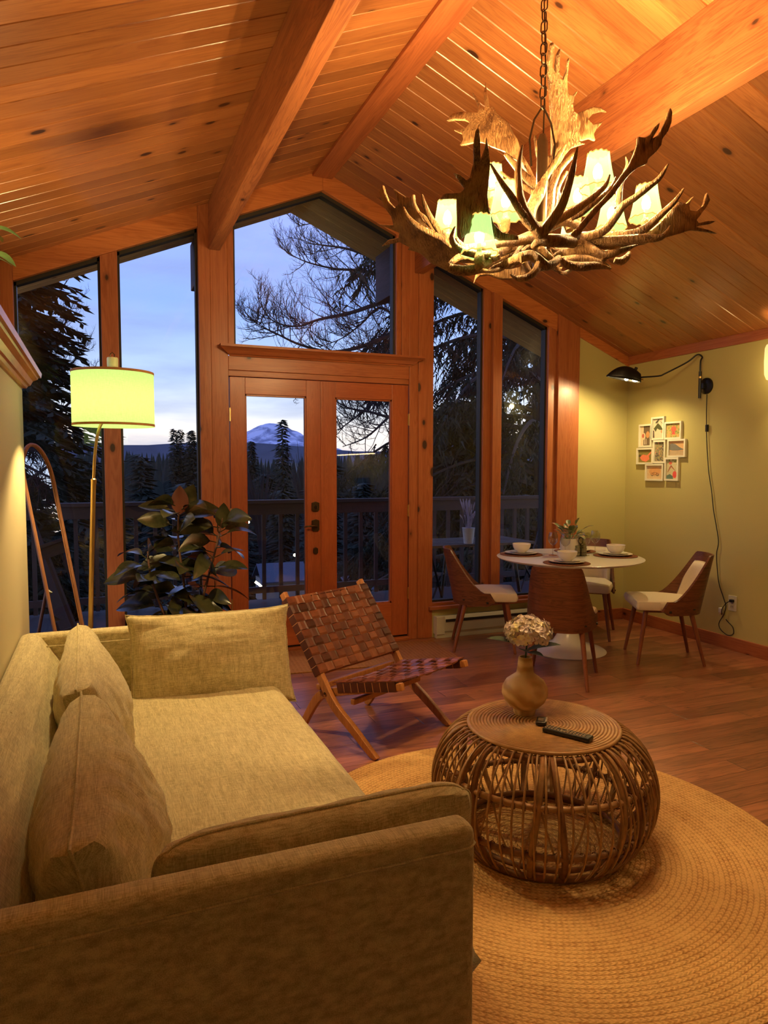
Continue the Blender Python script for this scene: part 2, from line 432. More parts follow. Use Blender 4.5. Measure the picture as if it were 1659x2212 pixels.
trim(slant(3.798, 3.885, .27, .10, D), M_woodZ)
trim(slant(3.885, 4.06, 0, .0, D-.03), M_woodZ)
trim(slant(4.06, 4.124, 0, .0, D-.022), M_woodZ)
# rake boards under the ceiling
def rake(x0, x1, y0=D-.006, h=.149, y1=D+.11):
    return MB().prism([(x0, cz(x0)-h), (x1, cz(x1)-h), (x1, cz(x1)+.01), (x0, cz(x0)+.01)], 'Y', y0, y1)
trim(rake(-.5, .715), M_rake); trim(rake(.928, RX), M_rake); trim(rake(RX, 2.418), M_rake); trim(rake(2.637, 3.885), M_rake)
trim(rake(4.124, XR, D-.02, .085, D), M_rake)
# eave trim along the right wall
trim(MB().box(XR-.02, XR, YB, D-.02, cz(XR)-.073, cz(XR)+.008), M_woodY)
# header with crown ledge over the doors
trim(MB().box(.928, 2.418, D, D+.11, 2.195, 2.30), M_woodX)
trim(MB().box(.928, 2.418, D+.008, D+.11, 2.150, 2.195), M_woodX)
pr = [(D+.02, 2.298), (D-.012, 2.298), (D-.018, 2.308), (D-.030, 2.312), (D-.048, 2.336), (D-.056, 2.342), (D-.075, 2.356), (D-.085, 2.358), (D-.085, 2.376), (D+.02, 2.376)]
cb = MB(); k = len(pr)
lo = [(.945-(.085 if p[1] > 2.35 else max(0, (D-p[0])*.95)), p[0], p[1]) for p in pr]; hi = [(2.425+(.10 if p[1] > 2.35 else max(0, (D-p[0])*1.1)), p[0], p[1]) for p in pr]
cb.hexa(lo, hi); trim(cb, M_woodX, 0)
# window sills, low wall below the right windows
trim(MB().box(2.600, 3.885, D-.045, D+.1, .243, .272), M_woodX)
trim(MB().box(2.637, 3.885, D-.002, D+.1, .0, .243), M_wall, 0)
trim(MB().box(2.637, 3.885, D, D+.1, .272, .298), M_woodX)
trim(MB().box(-.5, .715, D, D+.11, 0, .12), M_woodX)
# base boards
bb = MB().box(XR-.018, XR, 2.6, D-.018, 0, .105); struct(bb.build('baseboard_right', M_woodY, bevel=.003))
bb = MB().box(XR-.018, XR, YB, 2.6, 0, .105); struct(bb.build('baseboard_right', M_woodY, bevel=.003))
struct(MB().box(4.124, XR, D-.018, D, 0, .105).build('baseboard_front', M_woodX, bevel=.003))

# ---------------------------------------------------------------- beams
def beam(x0, x1, z0, top, y0, y1, mat, name='trim'):
    b = MB().prism([(x0, z0), (x1, z0), (x1, top(x1)), (x0, top(x0))], 'Y', y0, y1)
    tn[0] += 1; return struct(b.build('trim_%d' % tn[0], mat, bevel=.006))
beam(.790, .876, 3.063, cz, YB, D-.004, M_beamY)
beam(2.460, 2.545, 3.063, cz, YB, D-.004, M_beamY)
beam(1.588, 1.748, 3.706, lambda x: cz(x)+.03, YB, D-.01, wood('ridge_board', (.46, .14, .045), (.28, .075, .022), 'Y', .5, knots=.16))
M_outb = wood('weathered_beam', (.085, .07, .08), (.05, .04, .045), 'Y', .7)
beam(.790, .876, 3.0, lambda x: cz(x)-.005, D+.12, 6.45, M_outb); beam(2.46, 2.545, 3.0, lambda x: cz(x)-.005, D+.12, 6.28, M_outb)

# ---------------------------------------------------------------- windows
def window(i, x0, x1, z0, peak=None):
    w = bpy.data.objects.new('window_%d' % i, None); COL.objects.link(w); struct(w)
    h = .149; t = .016; y0, y1 = D+.035, D+.10
    def top(x, d=0): return cz(x)-h-d
    xs = [x0]+([peak] if peak else [])+[x1]
    fr = MB()
    fr.box(x0, x0+t, y0, y1, z0, top(x0)).box(x1-t, x1, y0, y1, z0, top(x1)).box(x0, x1, y0, y1, z0, z0+t)
    for a, b in zip(xs[:-1], xs[1:]):
        fr.prism([(a, top(a, .028)), (b, top(b, .028)), (b, top(b)), (a, top(a))], 'Y', y0, y1)
    fr.build('window_frame', M_dark, w)
    pts = [(x0, z0), (x1, z0)]+[(x, top(x)) for x in reversed(xs)]
    MB().prism(pts, 'Y', D+.070, D+.074).build('glass', M_glass, w)
window(1, -.500, .045, .12); window(2, .160, .715, .12); window(3, .975, 2.300, 2.376, RX); window(4, 2.637, 3.130, .298); window(5, 3.295, 3.798, .298)
# casings on the window reveals (thin pale jamb seen at the far left)

# ---------------------------------------------------------------- french doors
def door(i, x0, x1, p0, p1, pz0, hinge_left):
    d = bpy.data.objects.new('door_%d' % i, None); COL.objects.link(d); struct(d)
    y0, y1 = D+.004, D+.048; zt = 2.145; pt = 2.018; z0 = .045
    MB().box(x0, p0, y0, y1, z0, zt).build('stile', M_doorZ, d, bevel=.003)
    MB().box(p1, x1, y0, y1, z0, zt).build('stile', M_doorZ, d, bevel=.003)
    MB().box(p0, p1, y0, y1, pt, zt).build('top_rail', M_doorX, d, bevel=.003)
    MB().box(p0, p1, y0, y1, z0, pz0).build('bottom_rail', M_doorX, d, bevel=.003)
    s = .012
    MB().box(p0, p0+s, y0+.01, y1, pz0, pt).box(p1-s, p1, y0+.01, y1, pz0, pt).box(p0, p1, y0+.01, y1, pz0, pz0+s).box(p0, p1, y0+.01, y1, pt-s, pt).build('glazing_bead', M_doorZ, d)
    MB().box(p0, p1, D+.026, D+.030, pz0, pt).build('glass', M_glass, d)
    hx = x0-.003 if hinge_left else x1+.003
    for hz in (1.86, 1.10, .40):
        h = MB(); h.lathe([(.0045, -.05), (.0045, .05)], (hx, D-.004, hz), 10); h.box(hx-.008, hx+.008, D-.002, D+.003, hz-.045, hz+.045)
        tag(h.build('hinge', M_brass, d, smooth=False), 'brass hinge')
    return d
d1 = door(1, .936, 1.657, 1.052, 1.534, .337, True); d2 = door(2, 1.664, 2.412, 1.774, 2.266, .325, False)
trim(MB().box(1.648, 1.672, D-.004, D+.004, .05, 2.143), M_doorZ, .002)
def plate(cx, cz_, w, h, parent, name, top_round=True):
    pts = [(cx-w/2, cz_-h/2+.012), (cx-w/2+.012, cz_-h/2), (cx+w/2-.012, cz_-h/2), (cx+w/2, cz_-h/2+.012), (cx+w/2, cz_+h/2-.01), (cx, cz_+h/2), (cx-w/2, cz_+h/2-.01)]
    return MB().prism(pts, 'Y', D-.012, D+.005).build(name, M_bronze, parent, bevel=.003)
hb = plate(1.602, 1.150, .062, .080, d1, 'deadbolt'); MB().tube([(1.602, D-.012, 1.145), (1.602, D-.03, 1.145)], .012, 12).box(1.598, 1.606, D-.045, D-.028, 1.130, 1.160).build('thumb_turn', M_bronze, hb, bevel=.002)
hp = plate(1.602, 1.000, .062, .098, d1, 'door_handle')
MB().tube([(1.602, D-.01, .995), (1.602, D-.055, .995)], .011, 12).tube(catmull([(1.602, D-.052, .995), (1.575, D-.056, 1.000), (1.53, D-.056, .998), (1.492, D-.052, .993)]), lerp_list([.011, .009, .007, .006], 19), 10).build('lever', M_bronze, hp, smooth=True)
lp_ = plate(1.602, .795, .036, .058, d1, 'lock_plate')
struct(MB().box(.93, 2.418, D-.03, D+.11, 0, .028).build('trim_60', M_woodX, bevel=.005))
struct(MB().box(.93, 2.418, D+.03, D+.05, .02, .05).build('trim_61', M_dark))
# hatch panel in the ceiling, right slope, set in the ceiling's own frame
hp_ = MB(); ang = math.atan(SL)
x0 = (3.86-RX)/math.cos(ang); x1 = (4.66-RX)/math.cos(ang)
hp_.box(x0, x1-.05, 4.72, 5.22, -.007, .004); o = hp_.build('trim_62', M_ceil, bevel=.003); o.location = (RX, 0, RZ); o.rotation_euler = (0, ang, 0); struct(o)

# ---------------------------------------------------------------- baseboard heater
h = thing('baseboard_heater', 'cream electric baseboard heater below the right-hand windows', 'heater', (2.655, D, 0))
MB().prism([(-.002, .035), (-.062, .035), (-.062, .05), (-.068, .055), (-.068, .150), (-.045, .186), (-.002, .186)], 'X', 0, 1.16).build('casing', M_cream, h, bevel=.003)
MB().box(.085, 1.155, -.0700, -.066, .136, .160).build('vent_slot', M_dark, h)
MB().box(-.004, .075, -.073, -.004, .032, .187).build('end_cap', M_cream, h, bevel=.004)
MB().box(0, 1.16, -.064, -.02, 0, .036).build('base', M_cream, h, bevel=.003)
# ================================================================ outdoors
def ground_z(x, y):
    if y < 8.2: return -3.2
    t = min(1, (y-8.2)/60); z = -3.2-15*t*t*(3-2*t)
    if y > 120: z += (y-120)*.012
    return z+.8*noise.noise(Vector((x*.03, y*.03, 1)))
M_ground = plain('dusk_ground', (.012, .016, .010), .95, var=.4, scale=.6)
g = MB(); xs = [-160+i*8 for i in range(75)]; ys = [5.6, 8.2, 12, 16, 22, 30, 38, 48, 60, 75, 90, 120, 160, 220, 300, 420, 600, 900, 1600, 3900]
g.add([(x*(1+y/90), y, ground_z(x, y)) for y in ys for x in xs], [(j*len(xs)+i, j*len(xs)+i+1, (j+1)*len(xs)+i+1, (j+1)*len(xs)+i) for j in range(len(ys)-1) for i in range(len(xs)-1)])
gr_ = g.build('hillside', M_ground); struct(gr_)
# deck
DZ = -.06
struct(MB().box(-4, 11, 5.52, 8.0, DZ-.05, DZ).build('deck', M_deck))
rl = thing('deck_railing', 'dark wooden deck railing with upright balusters seen through the doors', 'railing', (0, 7.86, DZ))
MB().box(-4, 11, -.07, .07, 1.115, 1.155).build('cap_rail', M_rail, rl, bevel=.004)
MB().box(-4, 11, -.035, .0, .99, 1.115).build('top_rail', M_rail, rl)
MB().box(-4, 11, -.03, .01, .10, .17).build('bottom_rail', M_rail, rl)
for k in range(52):
    x = -1.2+k*.195
    MB().box(x-.02, x+.02, -.012, .026, .02, 1.0).build('baluster', M_railZ, rl)
for x in (-3.2, -.9, 1.35, 3.72, 6.1, 8.4): MB().box(x-.045, x+.045, -.02, .07, 0, 1.12).build('post', M_railZ, rl)

# patio set seen dimly through the right windows
M_pt = wood('patio_wood', (.12, .08, .05), (.06, .04, .03), 'X', .7)
pt = thing('patio_table', 'dark slatted outdoor table on the deck beyond the right-hand windows', 'table', (3.75, 6.75, DZ))
for k in range(7): MB().box(-.62, .62, -.34+k*.1, -.26+k*.1, .70, .725).build('slat', M_pt, pt)
for sx in (-1, 1):
    for sy in (-1, 1): MB().tube([(sx*.50, sy*.28, 0), (sx*.40, sy*.24, .70)], .02, 8).build('leg', M_black, pt)
pc = None
def folding(loc, rz, lab):
    t = thing('folding_chair', lab, 'chair', loc, rz, 'folding chairs on the deck')
    for s in (-1, 1):
        MB().tube([(s*.2, -.24, 0), (s*.2, .20, .86)], .011, 6).build('back_leg', M_black, t)
        MB().tube([(s*.185, .24, 0), (s*.185, -.16, .46)], .011, 6).build('front_leg', M_black, t)
    for k in range(5): MB().box(-.19, .19, -.20+k*.075, -.145+k*.075, .445, .46).build('seat_slat', M_pt, t)
    for z in (.62, .74, .83): MB().box(-.20, .20, .08+(z-.62)*.45, .095+(z-.62)*.45, z-.022, z+.022).build('back_slat', M_pt, t)
    return t
folding((2.95, 6.35, DZ), 2.2, 'dark folding chair on the deck at the near left corner of the slatted table')
folding((4.6, 6.55, DZ), -1.2, 'dark folding chair on the deck at the right end of the slatted table')
lv = thing('lavender_pot', 'white pot of pale lavender sprigs on the deck table, standing in for a reflected pot', 'potted plant', (3.60, 6.50, DZ+.725))  # built outdoors to stand in for a pot reflected in the pane
MB().lathe([(0, 0), (.048, 0), (.066, .16), (.070, .165), (.062, .165), (.058, .14), (0, .14)], (0, 0, 0), 24).build('pot', plain('white_pot', (.60, .58, .55), .6), lv, smooth=True)
b = MB()
for k in range(46):
    a = random.uniform(0, 2*PI); r = random.uniform(0, .075); h = random.uniform(.14, .34)
    p0 = Vector((.02*math.cos(a), .02*math.sin(a), .14)); p1 = Vector((r*math.cos(a), r*math.sin(a), .16+h*.6)); p2 = Vector((r*1.5*math.cos(a), r*1.5*math.sin(a), .14+h))
    b.tube(catmull([p0, p1, p2], 4), [.0015]*5+[.006, .0075, .006, .002], 5)
b.build('lavender', plain('lavender_grey', (.42, .38, .50), .8), lv, smooth=True)

# conifers
M_need = plain('conifer_needles', (.016, .024, .012), .9, var=.4, scale=8)
M_needn = plain('fir_needles', (.038, .050, .022), .9, var=.4, scale=8)
M_bark = plain('dark_bark', (.045, .035, .028), .9, var=.4, scale=12, bump=.5)
def conifer_mesh(h, r, n, seed, drop=.25, spray=.5, bare=.08, tuft=3, power=.9):
    rd = random.Random(seed); b = MB()
    for k in range(n):
        t = bare+(1-bare)*(k+rd.random())/n; z = h*t; L = r*(1-t)**power*rd.uniform(.55, 1.1)+.02*r; a = k*2.39996+rd.uniform(-.4, .4)
        d = Vector((math.cos(a), math.sin(a), 0)); sd = Vector((-d.y, d.x, 0))
        steps = max(3, int(tuft*L/spray)+2)
        for j in range(steps):
            u = (j+.4)/steps; p = Vector((0, 0, z))+d*(L*u)+Vector((0, 0, -drop*L*u*u+.05*L*u))
            for s in (-1, 1, 0):
                sp_ = spray*rd.uniform(.5, 1.1)*(1.1-.5*u); dd = (d*rd.uniform(.3, 1)+sd*(s*rd.uniform(.5, 1.1))).normalized()
                w = sp_*.16; q = p+dd*sp_+Vector((0, 0, -sp_*rd.uniform(.15, .6)))
                cr2 = dd.cross(Vector((0, 0, 1))).normalized()*w
                m_ = p.lerp(q, .45)
                b.add([p, m_+cr2, q, m_-cr2+Vector((0, 0, -w*.8))], [(0, 1, 2), (0, 2, 3)])
    return b
def conifer(name, lab, h, r, n, seed, loc, group=None, **k):
    t = thing(name, lab, 'tree', loc, 0, group)
    conifer_mesh(h, r, n, seed, **k).build('foliage', M_need, t)
    MB().tube([(0, 0, -1), (0, 0, h*.5), (0, 0, h*.97)], [h*.012+.03, h*.008+.02, .01], 7).build('trunk', M_bark, t)
    return t
# tall dense fir left of the doors
def place(px, Y, zt): p = onY(px, 1000, Y); return p.x
tL = conifer('fir_tree', 'tall dense dark fir filling the leftmost window', 18.5, 3.6, 1500, 3, (-2.1, 16.0, -8.5), spray=.50, tuft=3.6, bare=.15, power=.50)
# hanging-bough conifer seen through the right windows
tR = thing('cedar_tree', 'big dark conifer with drooping boughs behind the right-hand windows', 'tree', (9.15, 13.0, -5.5))
rd = random.Random(5); b = MB()
MB().tube(catmull([(0, 0, 0), (.1, 0, 5), (-.1, 0, 9), (.1, 0, 13), (0, 0, 18)]), lerp_list([.42, .34, .28, .2, .08], 25), 9).build('trunk', M_bark, tR, smooth=True)
lim = MB()
for k in range(64):
    z = 2.2+14*(k+rd.random())/64; a = rd.uniform(0, 2*PI); L = rd.uniform(2.4, 5.4)*(1.0 if z < 12 else .8)
    if k % 3 == 0: a = rd.uniform(2.4, 4.2)
    d = Vector((math.cos(a), math.sin(a), 0)); P = catmull([Vector((0, 0, z)), Vector((0, 0, z+.25))+d*L*.4, Vector((0, 0, z-.05*L))+d*L*.75, Vector((0, 0, z-.25*L))+d*L], 5)
    lim.tube(P, lerp_list([.07, .045, .03, .008], len(P)), 5)
    for j in range(3, len(P)):
        dens = 13 if z < 6.6 else (6 if z < 9.5 else 10)
        for q in range(dens):
            a2 = a+rd.uniform(-1.5, 1.5); s_ = rd.uniform(.35, .95); p = P[j]+Vector((rd.uniform(-.2, .2), rd.uniform(-.2, .2), 0)); dd = Vector((math.cos(a2)*.55, math.sin(a2)*.55, -rd.uniform(.25, 1.0))).normalized()
            for w_ in range(9):
                e0 = p+dd*s_*(w_/9); o_ = Vector((rd.uniform(-1, 1), rd.uniform(-1, 1), -.9)).normalized()*rd.uniform(.12, .3); cr2 = o_.cross(dd)
                if cr2.length < 1e-4: continue
                cr2 = cr2.normalized()*.022
                b.add([e0-cr2, e0+cr2, e0+o_], [(0, 1, 2)])
b.build('foliage', M_need, tR); lim.build('limbs', M_bark, tR)
# big low mass of evergreens right of the doors so the lower panes stay dark
for i, (x, y, z, h, r) in enumerate([(8.0, 15, -6.5, 9.6, 3.4), (11.8, 15, -6.5, 14.0, 4.2), (10.2, 17.5, -7, 10.5, 3.2), (14.2, 17, -7, 12, 3.2)]):
    conifer('evergreen_shrub', ['rounded dark evergreen left of the drooping conifer', 'tall dark evergreen right of the drooping conifer', 'dark evergreen just behind the drooping conifer', 'rightmost tall evergreen beyond the last window'][i], h, r, 420, 40+i, (x, y, z), 'evergreens around the drooping conifer', spray=.6, tuft=2.6, bare=.02, power=.45)
# forest below and beyond
protos = [conifer('forest_conifer', 'dark conifer standing in the forest beyond the deck', hh, rr, 190, 60+i, (0, 0, -200), 'conifers of the forest beyond the deck', spray=.8, tuft=2.2, bare=.05, power=.75) for i, (hh, rr) in enumerate([(15, 3.0), (18, 2.9), (12, 3.0)])]
rd = random.Random(11); used = [0, 0, 0]
spots = []
for row, (Y, n_) in enumerate([(34, 8), (47, 10), (66, 12)]):
    for k in range(n_):
        px = -60+ (1250+60)*(k+rd.uniform(.1, .9))/n_; spots.append((px, Y*rd.uniform(.93, 1.07), row))
for i, (px, Y, row) in enumerate(spots):
    v = rd.randrange(3); hh = (15, 18, 12)[v]
    # hill rising: crown tops stay just under the eye line
    top = 1.46+Y*rd.uniform(.004, .028) if row > 1 else 1.46-Y*rd.uniform(.01, .06)
    if 520 < px < 680: top -= Y*.018
    s = 1.0+row*.16; x = onY(px, 1000, Y).x; zb = top-hh*s
    if used[v] == 0:
        t = protos[v]; t.location = (x, Y, zb); t.scale = (s*1.35, s*1.35, s); t.rotation_euler.z = rd.uniform(0, 6); used[v] = 1
    else: t = dup(protos[v], (x, Y, zb), rd.uniform(0, 6), scale=(s*1.35, s*1.35, s))
    t['label'] = 'dark conifer in the %s row of the forest beyond the deck' % ('nearest', 'middle', 'farthest')[row]; t['group'] = 'conifers of the %s forest row' % ('nearest', 'middle', 'farthest')[row]
# the unbroken forest farther off
b = MB(); rdf = random.Random(77)
for k in range(900):
    Yq = rdf.uniform(95, 230); pxq = rdf.uniform(-120, 1300); xq = onY(pxq, 1000, Yq).x; top = 1.46+Yq*rdf.uniform(-.004, .026)
    if 520 < pxq < 690: top -= Yq*.008
    hq = rdf.uniform(14, 22); rq = rdf.uniform(2.6, 4.4); n6 = 7; a0 = rdf.uniform(0, 1)
    for q in range(4):
        z1q = top-hq*q*.20; z0q = z1q-hq*.34; rr = rq*(.35+.28*q)
        vs = [(xq, Yq, z1q)]+[(xq+rr*rdf.uniform(.7, 1.15)*math.cos(a0+2*PI*i/n6), Yq+rr*math.sin(a0+2*PI*i/n6), z0q-rdf.uniform(0, .8)) for i in range(n6)]
        b.add(vs, [(0, 1+i, 1+(i+1) % n6) for i in range(n6)])
    b.tube([(xq, Yq, top-hq-16), (xq, Yq, top-2)], .25, 4)
tag(b.build('distant_forest', plain('distant_forest_green', (.020, .027, .018), .95, var=.3, scale=.4)), 'unbroken dark conifer forest beyond the nearer trees, up to the horizon', 'forest', kind='stuff')
# singled-out trees on the skyline
for i, (px, py, Y, v, lab) in enumerate([(610, 912, 70, 1, 'tall pointed conifer standing in front of the snowy mountain'), (543, 955, 80, 2, 'small conifer at the left foot of the mountain'), (376, 930, 75, 1, 'leftmost of the three slim conifers on the skyline beside the tall window'), (389, 932, 77, 1, 'middle one of the three slim conifers on the skyline'), (413, 932, 76, 2, 'rightmost of the three slim conifers, beside the window edge')]):
    p = onY(px, py, Y); hh = (15, 18, 12)[v]; s = 1.1 if i == 0 else .8
    dup(protos[v], (p.x, Y, p.z-hh*s*.985), i*1.3, label=lab, group='conifers on the skyline', scale=(s*.95, s*.95, s))
# mountain
M_snow = NT('mountain_snow'); _t = M_snow; _o = _t.obj(); _n = _t.noise(_t.map(_o, (.006, .006, .003)), 1, 8, .5); _z = _t.xyz(_o)[2]
_t.color(_t.ramp(_n, [(.40, (.20, .22, .34)), (.56, (.62, .64, .82))])); _t.rough(.9); M_snow = _t.m
Ym = 9000.0; pk = onY(588, 915, Ym); mt = thing('mountain', 'distant snow-covered mountain peak seen through the left door pane', 'mountain', (pk.x, Ym, -120))
b = MB(); H_ = pk.z+120; nn = 80; vs = []
for j in range(30):
    R1 = 1700*(j/29)**1.6
    for i in range(nn):
        a = 2*PI*i/nn; R0 = R1*(1+.10*math.cos(a)); x_, y_ = math.cos(a)*R0, math.sin(a)*R0
        hgt = H_-(R0*R0/900 if R0 < 150 else 25+(R0-150)*.50-max(0, R0-500)*.12)
        hgt += (34*noise.noise(Vector((x_*.008, y_*.008, 2)))+14*noise.noise(Vector((x_*.03, y_*.03, 5))))*min(1, R0/260)
        vs.append((x_, y_, hgt))
b.add(vs, [(j*nn+i, j*nn+(i+1) % nn, (j+1)*nn+(i+1) % nn, (j+1)*nn+i) for j in range(29) for i in range(nn)])
b.build('peak', M_snow, mt, smooth=True)
b = MB(); nx = 90; vs = []
for j, (dy, sc_) in enumerate([(0, 0), (900, 1), (2200, .4)]):
    for i in range(nx+1):
        x_ = -9000+i*200; vs.append((x_-0, -5200+dy, (-700 if sc_ == 0 else -60)+sc_*(150+95*noise.noise(Vector((i*.22, 3, 1)))+40*noise.noise(Vector((i*.7, 1, 1))))))
b.add(vs, [(j*(nx+1)+i, j*(nx+1)+i+1, (j+1)*(nx+1)+i+1, (j+1)*(nx+1)+i) for j in range(2) for i in range(nx)])
rg = thing('foothills', 'low blue-grey foothills along the horizon below the mountain', 'hills', (pk.x, Ym, 60))
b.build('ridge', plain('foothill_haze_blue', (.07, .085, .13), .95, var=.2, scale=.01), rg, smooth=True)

# bare deciduous trees
M_twig = plain('bare_twigs', (.028, .020, .022), .9)
def bare(name, lab, limbs, Y, seed, tw=1.0, loc=None, curl=Vector((0, 0, 1))):
    rd = random.Random(seed); c0 = loc; t = thing(name, lab, 'tree', c0); C0 = Vector(c0)
    b = MB()
    def grow(p, d, L, r, lev):
        n_ = 5; pts = [p]; q = p.copy(); dd = d.copy()
        for i in range(n_):
            dd = (dd+Vector((rd.uniform(-.22, .22), rd.uniform(-.22, .22), rd.uniform(-.12, .30)))+curl*.05).normalized(); q = q+dd*(L/n_); pts.append(q.copy())
        b.tube(pts, lerp_list([r, r*.45], n_+1), 4 if lev > 0 else 5, cap=False)
        if lev < 2:
            for i in range(1, n_+1):
                for s in ((1,) if lev == 2 else (1, -1)):
                    if rd.random() < .62:
                        ax = Vector((rd.uniform(-1, 1), rd.uniform(-1, 1)*.6, rd.uniform(-.7, 1))).normalized(); nd = (dd*.75+ax*.75).normalized()
                        grow(pts[i], nd, L*rd.uniform(.35, .62), r*.5, lev+1)
    for L_ in limbs:
        W_ = [onY(x, y, Y+dy)-C0 for x, y, dy in L_[0]]; P = catmull(W_, 5); b.tube(P, lerp_list(L_[1], len(P)), 6, cap=False)
        for i in range(2, len(P)-1):
            d = (P[i+1]-P[i-1]).normalized()
            for s in (0, 1):
                if rd.random() < .60:
                    ax = Vector((rd.uniform(-1, 1), rd.uniform(-1, 1)*.5, rd.uniform(-.9, 1.1))).normalized()
                    grow(P[i], (d*.8+ax*.8).normalized(), rd.uniform(.5, 1.0)*tw*(1.15-.75*i/len(P)), .009*tw, 0)
    b.build('branches', M_twig, t)
    return t, C0
Y = 12.0
tb, C0 = bare('bare_tree', 'bare leafless tree reaching across the upper window from the right', [
    ([(885,700,0),(800,742,.2),(720,760,.3),(650,745,.3),(600,722,.2),(560,702,.1),(548,690,0)], [.05,.04,.03,.022,.014,.008,.004]),
    ([(885,640,0),(820,655,-.2),(760,675,-.3),(690,690,-.3),(640,705,-.3),(585,690,-.3),(555,640,-.3)], [.05,.045,.036,.026,.016,.010,.004]),
    ([(885,590,0),(840,600,.4),(780,585,.5),(720,580,.5),(660,565,.5),(620,545,.5)], [.045,.04,.03,.02,.012,.004]),
    ([(885,620,0),(830,570,.2),(760,540,.2),(700,530,.2),(660,525,.3)], [.045,.036,.026,.016,.005]),
    ([(885,560,0),(820,530,.2),(760,500,.2),(700,480,.2),(640,490,.3)], [.04,.03,.022,.014,.005]),
    ([(885,770,0),(850,760,.2),(800,790,.2),(740,820,.2),(690,830,.2),(640,850,.2)], [.045,.036,.026,.016,.010,.004]),
    ([(890,720,0),(860,690,.1),(820,665,.1),(780,700,.2),(740,730,.2),(690,750,.2)], [.04,.03,.024,.016,.010,.004]),
    ([(900,860,0),(860,845,.1),(820,860,.1),(770,900,.2),(730,930,.2)], [.045,.03,.024,.016,.006]),
    ([(900,920,0),(850,905,.1),(800,890,.1),(750,880,.2),(700,850,.2)], [.045,.03,.024,.016,.006]),
    ([(900,840,0),(870,870,.1),(830,910,.1),(790,945,.2),(740,965,.2)], [.045,.03,.024,.016,.006]),
    ([(905,1250,.2),(903,1000,.1),(895,800,0),(888,640,0),(880,480,.1)], [.16,.15,.12,.09,.05])], Y, 21, 1.0, loc=(onY(905, 1250, Y).x, Y, -5))
tb2, C1 = bare('bare_tree', 'thin bare tree behind the fir at the far left', [
    ([(60,1000,0),(95,900,0),(120,820,0),(160,780,.1),(185,740,.1)], [.05,.045,.03,.018,.005]),
    ([(70,900,0),(110,760,0),(140,700,.1),(160,650,.1)], [.045,.03,.018,.005]),
    ([(80,860,0),(100,720,0),(125,640,.1),(150,600,.1)], [.04,.03,.018,.005]),
    ([(90,960,0),(140,880,0),(180,850,.1),(200,800,.1)], [.04,.03,.018,.005])], 17.0, 31, .8, loc=(onY(60, 1000, 17).x, 17, -6))
for k, (px, py, Yq, hh, lab) in enumerate([(655, 950, 40, 5, 'feathery bare tree below the mountain, beside the centre stile'), (560, 1000, 30, 4, 'bare shrub on the slope left of the tall conifer'), (480, 985, 44, 5, 'bare tree at the edge of the forest beyond the left post')]):
    x = onY(px, py, Yq).x; zt_ = onY(px, py, Yq).z
    limbs = []
    t = thing('bare_tree', lab, 'tree', (x, Yq, zt_-hh)); rdd = random.Random(k+70); b = MB()
    for i in range(40):
        a = rdd.uniform(0, 2*PI); r = rdd.uniform(.2, 1)*hh*.3; P = catmull([(0, 0, hh*rdd.uniform(0, .3)), (r*.4*math.cos(a), r*.4*math.sin(a), hh*.5), (r*math.cos(a), r*math.sin(a), hh*rdd.uniform(.75, 1))], 4); b.tube(P, lerp_list([.05, .03, .008], len(P)), 3, cap=False)
    b.build('branches', M_twig, t)

# neighbouring house down the slope, string lights, far windows
M_roof = plain('slate_roof', (.07, .085, .13), .7, var=.2, scale=5)
hs = thing('house', 'neighbouring house with a blue-grey roof down the slope, between the balusters', 'house', (7.0, 26.0, -8.6))
p = onY(580, 1232, 26.0); hs.location = (p.x+.6, 26.0, p.z-1.3); hs.scale = (.30, .30, .30)
MB().box(-2.6, 2.8, 0, 5, 0, 3.0).build('wall', plain('house_wall', (.30, .28, .25), .8), hs)
MB().add([(-3, -.5, 2.9), (3.2, -.5, 2.9), (3.2, 2.5, 4.9), (-3, 2.5, 4.9), (-3, 5.5, 2.9), (3.2, 5.5, 2.9), (-3, -.5, 2.75), (3.2, -.5, 2.75), (3.2, 2.5, 4.75), (-3, 2.5, 4.75), (-3, 5.5, 2.75), (3.2, 5.5, 2.75)], [(0, 1, 2, 3), (3, 2, 5, 4), (6, 9, 8, 7), (9, 10, 11, 8), (0, 6, 7, 1), (4, 5, 11, 10), (0, 3, 9, 6), (3, 4, 10, 9), (1, 7, 8, 2), (2, 8, 11, 5)]).build('roof', M_roof, hs)
hs2 = dup(hs, (onY(790, 1240, 30).x, 30.0, onY(790, 1240, 30).z-1.6), .3, label='second house roof down the slope, seen through the right door pane', group=None)
M_fairy = emit('fairy_light', (1.0, .86, .55), 5.0)
sl = thing('string_lights', 'string of small warm bulbs strung along the lane below the deck', 'string lights', (0, 0, 0))
pts = [(553, 1258), (563, 1266), (570, 1280), (572, 1290), (566, 1298), (556, 1304), (545, 1309), (536, 1314)]
Wp = [onY(a, b_, 20.0) for a, b_ in pts]; c0 = Wp[0].copy(); sl.location = c0
P = catmull([w-c0 for w in Wp], 3)
MB().tube(P, .006, 4).build('wire', M_black, sl)
for q in P: MB().lathe([(0, -.05), (.045, 0), (0, .05)], q, 6).build('bulb', M_fairy, sl)
for px, py, lab in [(536, 1128, 'small lit window far below, behind the first baluster'), (637, 1199, 'small porch light far below, left of the door handle'), (300, 1330, 'bright garden light seen low behind the rubber plant')]:
    w = onY(px, py, 24.0); t = thing('distant_light', lab, 'light', w, 0, 'distant lights in the dark'); MB().lathe([(0, -.06), (.05, -.03), (.06, 0), (.05, .03), (0, .06)], (0, 0, 0), 10).build('globe', M_fairy, t)
